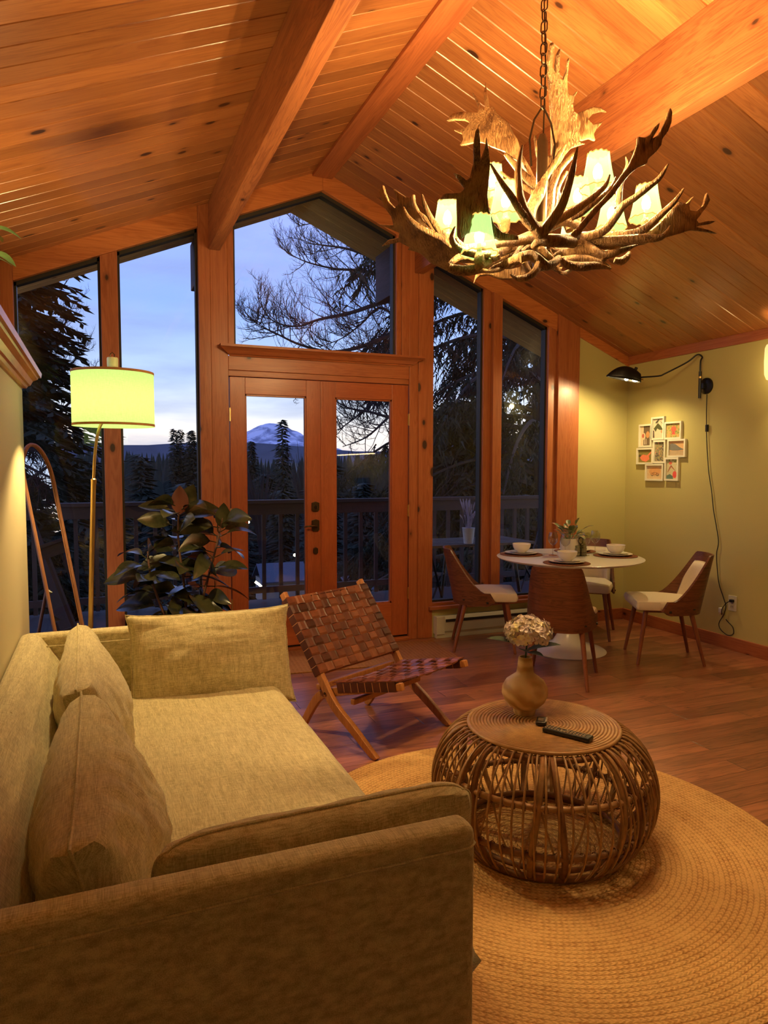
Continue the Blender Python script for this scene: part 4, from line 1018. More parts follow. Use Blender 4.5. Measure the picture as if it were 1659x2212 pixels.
M_ply = NT('walnut_ply'); _t = M_ply; _o = _t.xyz(_t.obj()); _v = _t.comb(_t.math('MULTIPLY', _o[0], 2.2), _t.math('MULTIPLY', _o[1], 2.2), _t.math('MULTIPLY', _o[2], 26)); _n = _t.noise(_v, 1.3, 5, 1.0); _s = _t.math('ABSOLUTE', _t.math('SINE', _t.math('MULTIPLY', _n, 26)))
_t.color(_t.ramp(_t.math('ADD', _t.math('MULTIPLY', _n, .6), _t.math('MULTIPLY', _s, .3)), [(.28, (.085, .028, .013)), (.65, (.19, .068, .028))])); _t.rough(.38); M_ply = _t.m
M_uph = plain('cream_upholstery', (.74, .66, .50), .8, var=.04, scale=60, spec=.2)
M_leg = wood('walnut_leg', (.26, .085, .035), (.16, .048, .02), 'Z', .4)
def smooth01(t): t = max(0, min(1, t)); return t*t*(3-2*t)
def make_chair(lab):
    """origin on the floor under the seat, front towards +y"""
    t = thing('dining_chair', lab, 'chair', (0, 0, 0), 0, 'walnut dining chairs around the white table')
    ZB_ = .372
    def shell(u, v, off=0.0):
        au = abs(u); Ht = .815 if au < .50 else .815-(.815-.475)*smooth01((au-.50)/.42)
        lo = ZB_+.03*smooth01((au-.86)/.14)
        z = lo+(Ht-lo)*v
        ang = u*1.25; f = (z-ZB_)/.42
        halfw = .245-.035*max(0, f)-off; 
        x = halfw*math.copysign(abs(math.sin(ang)/math.sin(1.25))**.62, ang)
        y = -.245-.085*max(0, f)+(1-math.cos(ang))/(1-math.cos(1.25))*(.33-.16*max(0, min(1, f)))+off*.9
        return Vector((x, y, z))
    N, M = 44, 16; b = MB(); vs = []
    for s in (0, 1):
        for j in range(M+1):
            for i in range(N+1): vs.append(shell(-1+2*i/N, j/M, .013*s))
    K = (N+1)*(M+1); fs = []
    for j in range(M):
        for i in range(N):
            q = (j*(N+1)+i, j*(N+1)+i+1, (j+1)*(N+1)+i+1, (j+1)*(N+1)+i); fs += [q, tuple(K+a for a in q[::-1])]
    edge = [i for i in range(N+1)]+[j*(N+1)+N for j in range(1, M+1)]+[M*(N+1)+i for i in range(N-1, -1, -1)]+[j*(N+1) for j in range(M-1, 0, -1)]
    for a_, c_ in zip(edge, edge[1:]+edge[:1]): fs.append((a_, c_, c_+K, a_+K))
    b.add(vs, fs); b.build('back_shell', M_ply, t, smooth=True)
    # upholstered back pad
    vs = []; fs = []; N2, M2 = 20, 12
    for s in (0, 1):
        for j in range(M2+1):
            for i in range(N2+1):
                u = -.60+1.2*i/N2; v = .18+.66*j/M2; e_ = min(1, min(i, N2-i)/2.2, min(j, M2-j)/2.2 if j > M2/2 else 1); u *= 1-.25*smooth01((v-.55)/.4)
                vs.append(shell(u, v, .013+s*.030*math.sqrt(max(0, e_*(2-e_)))+.001))
    K2 = (N2+1)*(M2+1)
    for j in range(M2):
        for i in range(N2):
            q = (j*(N2+1)+i, j*(N2+1)+i+1, (j+1)*(N2+1)+i+1, (j+1)*(N2+1)+i); fs += [q[::-1], tuple(K2+a for a in q)]
    weld(MB().add(vs, fs).build('back_pad', M_uph, t, smooth=True), .0004)
    sc_ = cushion(.450, .44, .095, .22, wr=.0, nx=44, ny=44)
    for v in sc_.v: v.x *= 1-.34*smooth01((.02-v.y)/.24)
    o = weld(sc_.build('seat', M_uph, t, smooth=True)); o.location = (0, .035, .440)
    MB().box(-.17, .17, -.17, .17, .385, .41).build('seat_frame', M_leg, t)
    for sx in (-1, 1):
        MB().tube([(sx*.165, .17, .41), (sx*.225, .235, 0)], [.019, .0115], 12).build('leg', M_leg, t, smooth=True)
        MB().tube([(sx*.150, -.15, .41), (sx*.205, -.245, 0)], [.019, .0115], 12).build('leg', M_leg, t, smooth=True)
        p = shell(sx*.50, .10); MB().lathe([(0, -.004), (.010, -.003), (.010, .003), (0, .004)], (0, 0, 0), 12).build('bolt_cap', M_dark, t).location = p+Vector((0, -.002, 0))
        p = shell(sx*.90, .25); MB().lathe([(0, -.008), (.009, -.007), (.009, .006), (0, .008)], (0, 0, 0), 12).build('bolt_cap', M_dark, t).location = p
    return t
def face(fx, fy): return math.atan2(fy, fx)-PI/2
ch1 = make_chair('walnut shell dining chair with its back to the camera, in front of the table'); ch1.location = (2.945, 3.995, 0); ch1.rotation_euler.z = face(.68, .73)
dup(ch1, (2.895, 4.965, 0), face(.90, -.44), label='walnut shell dining chair at the left of the table, by the windows')
dup(ch1, (4.00, 4.14, 0), face(-.872, .489), label='walnut shell dining chair pulled out to the right of the table, showing its cream pad')
dup(ch1, (3.97, 5.02, 0), face(-.72, -.69), label='walnut shell dining chair behind the table, in the wall corner')

# place settings
M_mat = jute('round_placemat_weave', True, (.30, .12, .055), (.15, .055, .028), .009)
M_cer = plain('white_ceramic', (.78, .74, .64), .22, var=.02)
mats = [(-.28, .26, 'left side, nearest the windows'), (-.26, -.315, 'front, facing the camera'), (.375, -.095, 'right side, nearest the right wall'), (.27, .285, 'back, half hidden by the plant')]
pl0 = None
for i, (dx, dy, wh) in enumerate(mats):
    x, y = TC.x+dx, TC.y+dy
    mk = MB().lathe([(0, .0005), (.166, .0005), (.172, .002), (.172, .004), (.166, .005), (0, .005)], (0, 0, 0), 56)
    o = mk.build('placemat', M_mat, smooth=True) if i == 0 else None
    if i == 0:
        mat0 = o
        plate0 = MB().lathe([(0, .001), (.075, .001), (.085, .004), (.130, .014), (.132, .016), (.128, .017), (.084, .008), (0, .006)], (0, 0, 0), 56).build('dinner_plate', M_cer, smooth=True)
        side0 = MB().lathe([(0, 0), (.055, 0), (.062, .003), (.096, .012), (.097, .014), (.093, .014), (.06, .006), (0, .005)], (0, 0, 0), 48).build('salad_plate', M_cer, smooth=True)
        bowl0 = MB().lathe([(0, 0), (.032, 0), (.036, .004), (.058, .020), (.070, .045), (.074, .068), (.0715, .070), (.067, .046), (.053, .022), (.03, .010), (0, .009)], (0, 0, 0), 48).build('bowl', M_cer, smooth=True)
        os_ = [mat0, plate0, side0, bowl0]
    else:
        os_ = [q.copy() for q in (mat0, plate0, side0, bowl0)]
        for q in os_: COL.objects.link(q)
    for q, z, nm, cat, grp in zip(os_, (0, .005, .0145, .0205), ('round woven brown placemat on the white table', 'white dinner plate on the placemat', 'small white plate stacked on the dinner plate', 'white bowl on top of the stacked plates'), ('placemat', 'plate', 'plate', 'bowl'), ('woven placemats', 'dinner plates', 'small plates', 'white bowls')):
        q.location = (x+(.004 if z > .01 else 0), y, TZ+z+.0005); tag(q, nm+', '+wh, cat, grp)
M_wine = glass_mat('wine_glass', (.93, .93, .88), 1.6, 1.5)
def wine(loc, lab, first=[None]):
    if first[0] is None:
        t = thing('wine_glass', lab, 'glass', loc, 0, 'wine glasses on the dining table'); first[0] = t
        MB().lathe([(0, 0), (.033, 0), (.034, .002), (.006, .006), (.0038, .012), (.0036, .075), (.006, .082), (.018, .090), (.034, .110), (.039, .135), (.036, .165), (.030, .188), (.0288, .188), (.0345, .165), (.0375, .135), (.0325, .111), (.017, .0925), (0, .088)], (0, 0, 0), 32).build('bowl_and_stem', M_wine, t, smooth=True)
        return t
    return dup(first[0], loc, 0, label=lab)
gz = TZ+.001
for dx, dy, lab in [(-.055, -.020, 'wine glass left of the plant, right behind the left bowl'), (-.075, .115, 'wine glass half hidden behind the one left of the plant'), (.155, .0, 'wine glass in front of the pale candle'), (.335, .105, 'wine glass at the right, behind the right bowl')]:
    wine((TC.x+dx, TC.y+dy, gz), lab)
# table plant
tp_ = thing('table_plant', 'small plant with pink-green leaves in a cream pot on the dining table', 'potted plant', (TC.x+.065, TC.y+.085, TZ+.001))
MB().lathe([(0, 0), (.050, 0), (.060, .02), (.064, .075), (.060, .105), (.055, .105), (.055, .09), (0, .088)], (0, 0, 0), 36).build('pot', M_cer, tp_, smooth=True)
M_agl = NT('pink_green_leaf'); _t = M_agl; _t.color(_t.ramp(_t.noise(_t.obj(), 26, 4), [(.42, (.12, .18, .06)), (.54, (.24, .28, .10)), (.62, (.64, .30, .20))])); _t.rough(.4); M_agl = _t.m
rd = random.Random(9)
for k in range(26):
    a = k*2.39996; el = rd.uniform(.35, 1.25); d = Vector((math.cos(a)*math.cos(el), math.sin(a)*math.cos(el), math.sin(el))); st = rd.uniform(.03, .10); L = rd.uniform(.085, .13)
    b = MB(); p0 = Vector((.012*math.cos(a), .012*math.sin(a), .09)); p1 = p0+d*st; b.tube([p0, p1], .002, 5); leaf_geo(b, p1, d+Vector((0, 0, -.15)), L, L*.17, .35, .3); b.build('leaf', M_agl, tp_, smooth=True)
tp_.scale = (1.22, 1.22, 1.3)
# jar caddy
cdy = thing('jar_caddy', 'wire caddy with two small spice jars in front of the plant', 'caddy', (TC.x+.115, TC.y+.01, TZ+.001))
M_jar = plain('jar_glass_dark', (.22, .20, .12), .15); M_lid = plain('green_grey_lid', (.22, .22, .12), .4, .3)
for s in (-1, 1):
    j = MB().lathe([(0, .003), (.022, .003), (.023, .01), (.023, .060), (.018, .068), (0, .068)], (s*.032, 0, 0), 24).build('jar', M_jar, cdy, smooth=True)
    MB().lathe([(0, .068), (.021, .068), (.022, .072), (.022, .084), (0, .086)], (s*.032, 0, 0), 24).build('lid', M_lid, j, smooth=True)
b = MB(); b.tube([(0, 0, .0), (0, 0, .095)], .0022, 8)
b.tube([(.022*math.cos(q), 0, .122+.027*math.sin(q)) for q in [2*PI*i/24 for i in range(24)]], .0028, 6, closed=True)
b.tube([(.060*math.cos(q), .028*math.sin(q), .028) for q in [2*PI*i/30 for i in range(30)]], .002, 6, closed=True); b.tube([(.060*math.cos(q), .028*math.sin(q), .002) for q in [2*PI*i/30 for i in range(30)]], .002, 6, closed=True)
b.build('wire_rack', M_black, cdy, smooth=True)
M_can = NT('marbled_candle'); _t = M_can; _t.color(_t.ramp(_t.noise(_t.obj(), 18, 3, 1.2), [(.36, (.07, .07, .02)), (.46, (.60, .52, .28)), (.6, (.78, .70, .42))])); _t.rough(.35); M_can = _t.m
for dx, dy, h, r_, lab in [(.175, .075, .165, .030, 'tall marbled pillar candle on the dining table, behind the middle wine glass'), (.130, .105, .105, .030, 'shorter marbled jar beside the pot on the dining table')]:
    c_ = thing('pillar_candle', lab, 'candle', (TC.x+dx, TC.y+dy, TZ+.001), 0, 'candles on the dining table')
    MB().lathe([(0, 0), (r_, 0), (r_, h-.006), (r_-.006, h), (0, h-.004)], (0, 0, 0), 28).build('wax', M_can, c_, smooth=True); MB().tube([(0, 0, h-.005), (.001, 0, h+.014)], .0022, 6).build('wick', M_cer, c_)

# ---------------------------------------------------------------- collage frame
cf = thing('collage_frame', 'white collage of eight small picture frames on the right wall', 'picture frame', (XR, 4.95, 1.62)); C0 = Vector(cf.location)
def zE(x, y): return (1340+x/9.217, 880+y/9.217)
M_frm = plain('white_frame', (.78, .76, .62), .4, var=.02)
fr_ = [((370,345),(612,790)), ((615,200),(862,640)), ((880,295),(1205,625)), ((322,812),(640,1130)), ((655,660),(885,1110)), ((940,640),(1285,990)), ((495,1125),(845,1465)), ((885,1000),(1145,1465))]
def shp(pts, mat, x, name, par):
    return MB().add([(x, a, b_) for a, b_ in pts], [tuple(range(len(pts)))]).build(name, mat, par)
pcm = {}
def pm(c):
    if c not in pcm: pcm[c] = plain('print_colour', c, .5, var=.10, scale=60)
    return pcm[c]
def mottled(n_, cols, sc_):
    t = NT(n_); s_ = len(cols); t.color(t.ramp(t.noise(t.obj(), sc_, 2, .6), [(.34+.32*i/(s_-1), c) for i, c in enumerate(cols)])); t.rough(.5); return t.m
M_p1 = mottled('print_garden', [(.06, .05, .03), (.30, .28, .08), (.70, .22, .12), (.75, .62, .35)], 75); M_p2 = mottled('print_flowers', [(.20, .25, .06), (.45, .42, .12), (.75, .30, .15)], 60); M_p3 = mottled('print_forest', [(.05, .04, .04), (.20, .16, .14), (.30, .34, .12), (.70, .20, .14)], 60)
def blob(cy, cz_, ry, rz, n_=18, rot=0): return [(cy+ry*math.cos(2*PI*i/n_), cz_+rz*math.sin(2*PI*i/n_)) for i in range(n_)]
for i, (a, b_) in enumerate(fr_):
    p0 = onX(*zE(*a), XR-.022); p1 = onX(*zE(*b_), XR-.022); y0, y1 = p1.y-C0.y, p0.y-C0.y; z0, z1_ = p1.z-C0.z, p0.z-C0.z
    y0, y1 = min(y0, y1), max(y0, y1)
    # account for perspective drift of the corners
    t = .016; f = MB().box(-.024, -.002, y0, y0+t, z0, z1_).box(-.024, -.002, y1-t, y1, z0, z1_).box(-.024, -.002, y0+t, y1-t, z0, z0+t).box(-.024, -.002, y0+t, y1-t, z1_-t, z1_).build('frame', M_frm, cf)
    Y0, Y1, Z0, Z1 = y0+t, y1-t, z0+t, z1_-t; cy, cz2, w, h = (Y0+Y1)/2, (Z0+Z1)/2, Y1-Y0, Z1-Z0
    bg = {0: pm((.16, .11, .07)), 1: pm((.66, .58, .42)), 2: M_p2, 3: pm((.24, .20, .05)), 4: M_p3, 5: pm((.72, .45, .22)), 6: pm((.72, .52, .30)), 7: pm((.66, .60, .36))}[i]
    pr_ = MB().box(-.010, -.003, Y0, Y1, Z0, Z1).build('print', bg, f)
    def S_(pts, c): shp([(cy+a_*w/2, cz2+b2*h/2) for a_, b2 in pts], c if not isinstance(c, tuple) else pm(c), -.0108-.0004*random.random(), 'printed_shape', pr_)
    if i == 0:
        S_([(1, -1), (1, 1), (.45, 1), (.45, -1)], (.78, .62, .42)); S_(blob(.35, -.05, .28, .35), (.70, .60, .42)); S_(blob(.55, .0, .22, .22), (.55, .12, .08)); S_(blob(-.35, .1, .35, .35), (.60, .30, .12)); S_([(.1, -.9), (.2, -.3), (.3, -.3), (.25, -.9)], (.75, .68, .50)); S_([(-.15, -.9), (-.1, -.3), (0, -.3), (-.05, -.9)], (.75, .68, .50))
    if i == 1:
        S_([(.9, .0), (.1, .55), (-.45, .25), (-.95, -.2), (-.2, -.15), (.2, .0), (.5, -.35)], (.07, .08, .03)); S_([(.55, .65), (.0, .95), (-.9, .35), (-.7, .55), (-.1, .85), (.1, .6), (.5, .5)], (.06, .06, .03)); S_(blob(-.75, -.35, .3, .16), (.70, .30, .15)); S_([(1, -.95), (.7, -.95), (.8, -.2), (1, -.2)], (.08, .05, .04))
    if i == 2: S_(blob(0, .2, .38, .42), (.80, .14, .09)); S_(blob(0, .15, .24, .22), (.85, .70, .52)); S_([(-.3, -.55), (.3, -.55), (.12, -.15), (-.12, -.15)], (.80, .12, .10))
    if i == 3: S_([(-1, .9), (-.25, .1), (.35, .25), (.8, -.15), (.5, -.7), (-.1, -.9), (-.6, -.5), (-.5, .0), (-.9, .6)], (.80, .22, .12)); S_([(-.95, .85), (-.3, .15), (.1, .35), (-.5, .1)], (.70, .64, .45)); S_(blob(.8, .05, .18, .2), (.07, .06, .03))
    if i == 5:
        S_([(1, .55), (.7, .7), (.2, .55), (-.3, .15), (-.95, -.2), (-.2, -.3), (.6, -.3), (1, -.2)], (.20, .20, .18)); S_([(.9, .35), (.5, .5), (.1, .25), (.4, .2)], (.34, .33, .30)); S_([(-1, -.35), (1, -.35), (1, -1), (-1, -1)], (.50, .38, .24)); S_([(1, -.95), (.75, -.95), (.85, -.55)], (.75, .80, .60))
    if i == 6:
        S_(blob(0, .15, .75, .6), (.74, .38, .16))
        for s in (-1, 1):
            q = [(cy+(s*.34+.17*math.cos(2*PI*j/20))*w/2, cz2+(-.30+.20*math.sin(2*PI*j/20))*h/2) for j in range(20)]; MB().tube([(-.0112, a_, b2) for a_, b2 in q], .0011, 5, closed=True).build('printed_wheel', pm((.06, .05, .04)), pr_)
        MB().tube([(-.0112, cy+a_*w/2, cz2+b2*h/2) for a_, b2 in ((.34, -.3), (.15, .0), (-.2, -.05), (-.34, -.3), (.0, -.3), (.15, .0))], .0009, 5).build('printed_line', pm((.06, .05, .04)), pr_)
    if i == 7:
        S_([(1, -1), (1, -.65), (.4, -.5), (-.1, -.7), (-.2, -1)], (.12, .20, .16)); S_(blob(-.45, -.55, .38, .36), (.78, .10, .09)); S_([(.9, -.35), (.45, .25), (.2, .45), (-.1, .2), (-.7, -.25), (-.2, .0), (.2, .2), (.75, -.3)], (.40, .14, .07)); S_(blob(.35, .62, .3, .16), (.70, .16, .10)); S_([(.5, .3), (.1, .5), (-.1, .2), (.25, .1)], (.80, .74, .60))
        for k in range(9): S_(blob(random.uniform(-.9, .9), random.uniform(.5, .95), .14, .08, 8), (.28, .36, .10))

# ---------------------------------------------------------------- rubber plant, mirror, ledge plant
M_rub = NT('rubber_leaf'); _t = M_rub; _t.color(_t.ramp(_t.noise(_t.obj(), 9, 3), [(.4, (.018, .020, .009)), (.6, (.042, .042, .018))])); _t.rough(.24); M_rub = _t.m
M_rubR = plain('rubber_leaf_red', (.085, .022, .012), .28)
rpz = thing('rubber_plant', 'tall dark-leaved rubber plant behind the sofa, in front of the left post', 'potted plant', (.50, 4.68, 0)); RO = Vector(rpz.location)
MB().lathe([(0, 0), (.13, 0), (.15, .02), (.175, .27), (.18, .28), (.168, .28), (.16, .25), (0, .25)], (0, 0, 0), 40).build('pot', plain('woven_pot', (.35, .25, .14), .7, bump=.4), rpz, smooth=True)
stems = [[(.0, 0, .25), (.01, 0, .6), (-.03, .0, 1.0), (-.02, -.01, 1.24)], [(.03, .02, .25), (.12, .02, .6), (.20, .0, .9), (.25, -.02, 1.13)], [(-.03, .0, .25), (-.12, -.03, .5), (-.2, -.02, .75), (-.22, -.02, .93)]]
rd = random.Random(17)
for si, s in enumerate(stems):
    P = catmull(s, 8); MB().tube(P, lerp_list([.011, .008, .005], len(P)), 8).build('stem', plain('rubber_stem', (.10, .045, .025), .6) if si == 0 else bpy.data.materials['rubber_stem'], rpz, smooth=True)
    nl = (34, 30, 24)[si]
    for k in range(nl):
        f = .18+.80*k/nl; p = P[int(f*(len(P)-1))]; a = k*2.39996+si*1.1; el = -.15+.55*f+rd.uniform(-.2, .25)
        d = Vector((math.cos(a)*math.cos(el), math.sin(a)*math.cos(el)*.75, math.sin(el))); L = rd.uniform(.19, .27); b = MB(); rr = rd.uniform(-1.0, 1.0); sdv = d.cross(Vector((0, 0, 1))).normalized(); upv = sdv.cross(d)*math.cos(rr)+sdv*math.sin(rr)+Vector((0, -.5, 0))
        b.tube([p, p+d*.06], .0035, 5); leaf_geo(b, p+d*.055, d, L, L*.26, rd.uniform(.15, .6), .22, n=10, up=upv); b.build('leaf', M_rub, rpz, smooth=True)
for (p, d, L, m_) in [((-.02, -.03, 1.16), (.02, .05, 1), .185, M_rubR), ((-.01, 0, 1.17), (.45, -.1, 1), .20, M_rub), ((.25, -.02, 1.06), (.05, -.05, 1), .17, M_rub)]:
    b = MB(); leaf_geo(b, Vector(p), Vector(d), L, L*.30, 0, .15, up=Vector((.1, -1, 0)) if False else Vector((0, 1, 0)), n=12, shape=.85); b.build('leaf', m_, rpz, smooth=True)
# mirror: arched, leaning, angled to the windows
mr = thing('floor_mirror', 'tall arched floor mirror with a thin wooden frame behind the end of the partition', 'mirror', (-.095, 4.45, 0), 0)
lean = math.atan(.165); mr.rotation_euler = Matrix.Rotation(math.radians(-16), 4, 'Z').to_euler()
nw = .22; zc = 1.39
out = [(-nw, .02)]+[(nw*math.cos(q), zc+nw*math.sin(q)) for q in [PI-PI*i/24 for i in range(25)]]+[(nw, .02)]
def ML(a, z, o_=0): return Vector((-z*math.sin(lean)+o_*math.cos(lean), a, z*math.cos(lean)+o_*math.sin(lean)))
MB().add([ML(a, z) for a, z in out], [tuple(range(len(out)))]).build('mirror_glass', (lambda t: (t.color((.9, .9, .9)), t.rough(.0), setattr(t.b.inputs['Metallic'], 'default_value', 1.0), t.m)[-1])(NT('mirror_silver')), mr)
MB().tube([ML(a, z, .002) for a, z in out+[out[0]]], .011, 8, flat=1.0).build('frame', M_leg if False else wood('mirror_frame_wood', (.34, .15, .07), (.22, .09, .04), 'Z', .5), mr, smooth=True)
MB().add([ML(a, z, -.010) for a, z in out], [tuple(range(len(out)))]).build('backing', M_dark, mr)
MB().tube([ML(0, .95, -.012), Vector((-.36, 0, .0))], .010, 8).build('prop_leg', M_leg, mr)
# plant on the ledge, only a few leaves in view
lp2 = thing('ledge_plant', 'leafy plant on the ledge whose green leaves hang in at the left edge', 'potted plant', (-.46, 3.45, 1.947))
MB().lathe([(0, 0), (.06, 0), (.08, .14), (.07, .14), (0, .12)], (0, 0, 0), 30).build('pot', M_cer, lp2, smooth=True)
M_lg = plain('bright_green_leaf', (.12, .20, .05), .45, var=.3)
rd = random.Random(2)
for k in range(16):
    a = k*2.39996; st = rd.uniform(.18, .42); d = Vector((math.cos(a)*.10+.06, math.sin(a)*.4, 1)).normalized(); b = MB(); p1 = Vector((0, 0, .12))+d*st; b.tube([(0, 0, .12), p1], .003, 5); leaf_geo(b, p1, Vector((math.cos(a)*.5, math.sin(a), .1)), .12, .03, .5); b.build('leaf', M_lg, lp2, smooth=True)
# ================================================================ antler chandelier
CH = Vector((1.665, 2.433, 0))
M_ant = NT('antler'); _t = M_ant; _o = _t.obj()
_a = _t.noise(_t.map(_o, (7, 7, 7)), 1.4, 3, .6); _b = _t.noise(_t.map(_o, (150, 150, 22)), 1, 3, 1.0)
_f = _t.math('ADD', _t.math('MULTIPLY', _a, .55), _t.math('MULTIPLY', _b, .45))
_t.color(_t.ramp(_f, [(.40, (.12, .052, .016)), (.48, (.28, .145, .052)), (.58, (.42, .25, .10))])); _t.rough(.5); _t.bump(_b, 1.0, .012)
M_ant = _t.m
M_burr = plain('antler_burr', (.42, .24, .09), .7, var=.4, scale=120, bump=1.0)
M_shade = shade_mat('lit_pleated_shade', (.012, .016, .008), (.42, .90, .20), 1.15, thru=.42)
M_trimlace = shade_mat('shade_lace', (.01, .006, .002), (.95, .55, .10), .8, thru=.1)
M_bulb = shade_mat('lit_bulb', (.01, .01, .01), (1.0, .95, .72), 14.0, thru=.85)
ch = thing('antler_chandelier', 'large moose antler chandelier with lit pleated shades hanging on a chain from the ridge', 'chandelier', (CH.x, CH.y, 2.45))
CO = Vector(ch.location)
DC = 2.81
def zA(x, y): return (800+x/4.61, 160+y/4.61)
def zB(x, y): return (1080+x/6.504, 60+y/6.504)
def zC(x, y): return (1220+x/4.88, 220+y/4.88)
def zD(x, y): return (920+x/4.88, 400+y/4.88)
def z1(x, y): return (780+x/1.887, y/1.887)

def blade(pts, dep, tilt=(0, 0), th=.014, cup=.0, name='antler_palm'):
    """antler palm: outline at its own distance, leaning away by tilt (metres of depth per 100 px in x, y), real thickness, cupped"""
    n = len(pts); cx = sum(p[0] for p in pts)/n; cy = sum(p[1] for p in pts)/n
    w = max(1, max(abs(p[0]-cx) for p in pts)); hh = max(1, max(abs(p[1]-cy) for p in pts))
    bm = bmesh.new()
    vs = [bm.verts.new((p[0], -p[1], 0)) for p in pts]
    f = bm.faces.new(vs)
    bmesh.ops.triangulate(bm, faces=[f])
    for _ in range(3):
        le = [e_ for e_ in bm.edges if e_.calc_length() > 16]
        if not le: break
        bmesh.ops.subdivide_edges(bm, edges=le, cuts=1)
        bmesh.ops.triangulate(bm, faces=bm.faces)
    bmesh.ops.remove_doubles(bm, verts=bm.verts, dist=.01)
    for v in bm.verts:
        px, py = v.co.x, -v.co.y
        r2 = ((px-cx)/w)**2+((py-cy)/hh)**2
        d = dep+tilt[0]*(px-cx)/100+tilt[1]*(py-cy)/100-cup*min(r2, 1.5)+.006*noise.noise(Vector((px*.05, py*.05, dep)))
        v.co = at(px, py, d)-CO
    me = bpy.data.meshes.new(name); bm.to_mesh(me); bm.free(); me.materials.append(M_ant)
    for p in me.polygons: p.use_smooth = True
    o = bpy.data.objects.new(name, me); COL.objects.link(o); o.parent = ch
    md = o.modifiers.new('solid', 'SOLIDIFY'); md.thickness = th; md.offset = 0
    md = o.modifiers.new('bev', 'BEVEL'); md.width = th*.45; md.segments = 2; md.limit_method = 'ANGLE'
    return o
def horn(pts, radii, name='antler_tine', k=6):
    """pts: (px, py, depth)"""
    P = catmull([at(a, b, c)-CO for a, b, c in pts], k); R_ = lerp_list(radii, len(P))
    R_ = [r*(1+.07*noise.noise(p*30)) for r, p in zip(R_, P)]
    return MB().tube(P, R_, 10).build(name, M_ant, ch, smooth=True)
def Z(fn, L, dep=None):
    return [(*fn(p[0], p[1]), (p[2] if len(p) > 2 else dep)) for p in L]
def O(fn, L): return [fn(*p) for p in L]

# palms
blade(O(zA, [(130,1105),(148,1180),(185,1270),(250,1338),(290,1290),(262,1215),(237,1148),(300,1190),(360,1228),(405,1232),(435,1197),(442,1280),(490,1380),(545,1470),(620,1555),(720,1640),(860,1720),(1000,1775),(1150,1800),(1280,1800),(1290,1850),(1150,1885),(930,1875),(800,1862),(775,1955),(700,1920),(600,1870),(530,1800),(480,1770),(380,1745),(400,1722),(300,1672),(200,1692),(115,1717),(180,1652),(290,1628),(300,1580),(180,1532),(80,1497),(150,1502),(240,1505),(220,1420),(150,1330),(110,1230),(97,1180)]), 2.72, (-.20, .10), cup=-.04)
blade(O(zA, [(1078,535),(1086,640),(1086,760),(1092,870),(1125,790),(1160,632),(1168,690),(1180,760),(1190,900),(1178,1050),(1162,1200),(1180,1350),(1230,1500),(1310,1580),(1470,1615),(1470,1652),(1280,1652),(1180,1602),(1080,1572),(960,1592),(900,1650),(870,1600),(868,1500),(868,1350),(866,1240),(700,1247),(740,1190),(880,1183),(940,1140),(835,985),(880,1000),(950,1058),(1000,1028),(1028,900),(1033,700),(1050,580)]), 2.42, (.05, .05), cup=.05)
blade(O(zA, [(1150,92),(1165,200),(1190,350),(1220,330),(1260,400),(1330,460),(1380,500),(1430,600),(1465,660),(1500,780),(1520,880),(1450,860),(1340,775),(1200,722),(1130,685),(1050,680),(900,714),(930,660),(920,600),(838,565),(900,558),(960,540),(1000,490),(940,458),(850,455),(763,468),(830,402),(930,383),(1070,395),(1080,340),(1018,190),(1060,240),(1110,330),(1135,370),(1142,330),(1130,200)]), 3.02, (-.10, -.05), cup=-.04)
blade(O(zB, [(735,203),(748,300),(720,560),(772,640),(780,500),(792,380),(840,292),(832,400),(822,600),(832,720),(880,735),(920,620),(940,480),(967,422),(960,540),(935,750),(940,850),(960,940),(1010,960),(1097,878),(1040,980),(1025,1080),(1040,1180),(1100,1212),(1095,1290),(1137,1308),(1110,1450),(1120,1600),(1192,1630),(1100,1662),(1000,1692),(900,1800),(820,1950),(760,2060),(690,2060),(720,1900),(727,1600),(722,1300),(702,1000),(695,800),(675,600),(668,480),(690,380),(710,250)]), 2.86, (.06, .06), cup=.04, th=.016)
blade(O(zB, [(1080,1210),(1200,1150),(1300,1112),(1400,1120),(1502,1192),(1420,1182),(1300,1212),(1230,1292),(1300,1362),(1452,1318),(1350,1430),(1312,1500),(1332,1597),(1250,1562),(1150,1592),(1060,1580)]), 3.02, (.12, 0))
blade(O(zC, [(1110,58),(1130,120),(1122,220),(1080,320),(1022,402),(1012,460),(962,530),(872,610),(870,652),(770,692),(690,760),(620,840),(560,920),(500,1000),(400,1100),(280,1240),(200,1340),(120,1440),(60,1400),(180,1260),(300,1120),(400,1020),(480,930),(560,820),(610,750),(665,680),(720,560),(758,450),(762,368),(840,380),(890,350),(930,280),(1002,213),(985,285),(920,392),(980,350),(1040,230),(1088,100)]), 2.50, (.06, 0), cup=.03)
blade(O(zC, [(1050,1432),(900,1415),(860,1390),(1000,1270),(1100,1150),(1180,1052),(1270,1080),(1347,1003),(1300,1100),(1310,1150),(1370,1158),(1450,1100),(1490,962),(1522,1040),(1482,1120),(1380,1250),(1400,1280),(1500,1258),(1587,1257),(1520,1292),(1400,1312),(1380,1322),(1500,1350),(1597,1392),(1480,1372),(1320,1357),(1200,1392)]), 2.92, (.14, 0), cup=-.03)
blade(O(zA, [(1030,2085),(1045,2000),(1080,1960),(1200,1940),(1400,1950),(1560,1900),(1600,1960),(1500,2020),(1400,2045),(1290,2040),(1180,2000),(1090,2010),(1050,2050)]), 2.95, (0, 0), th=.02)
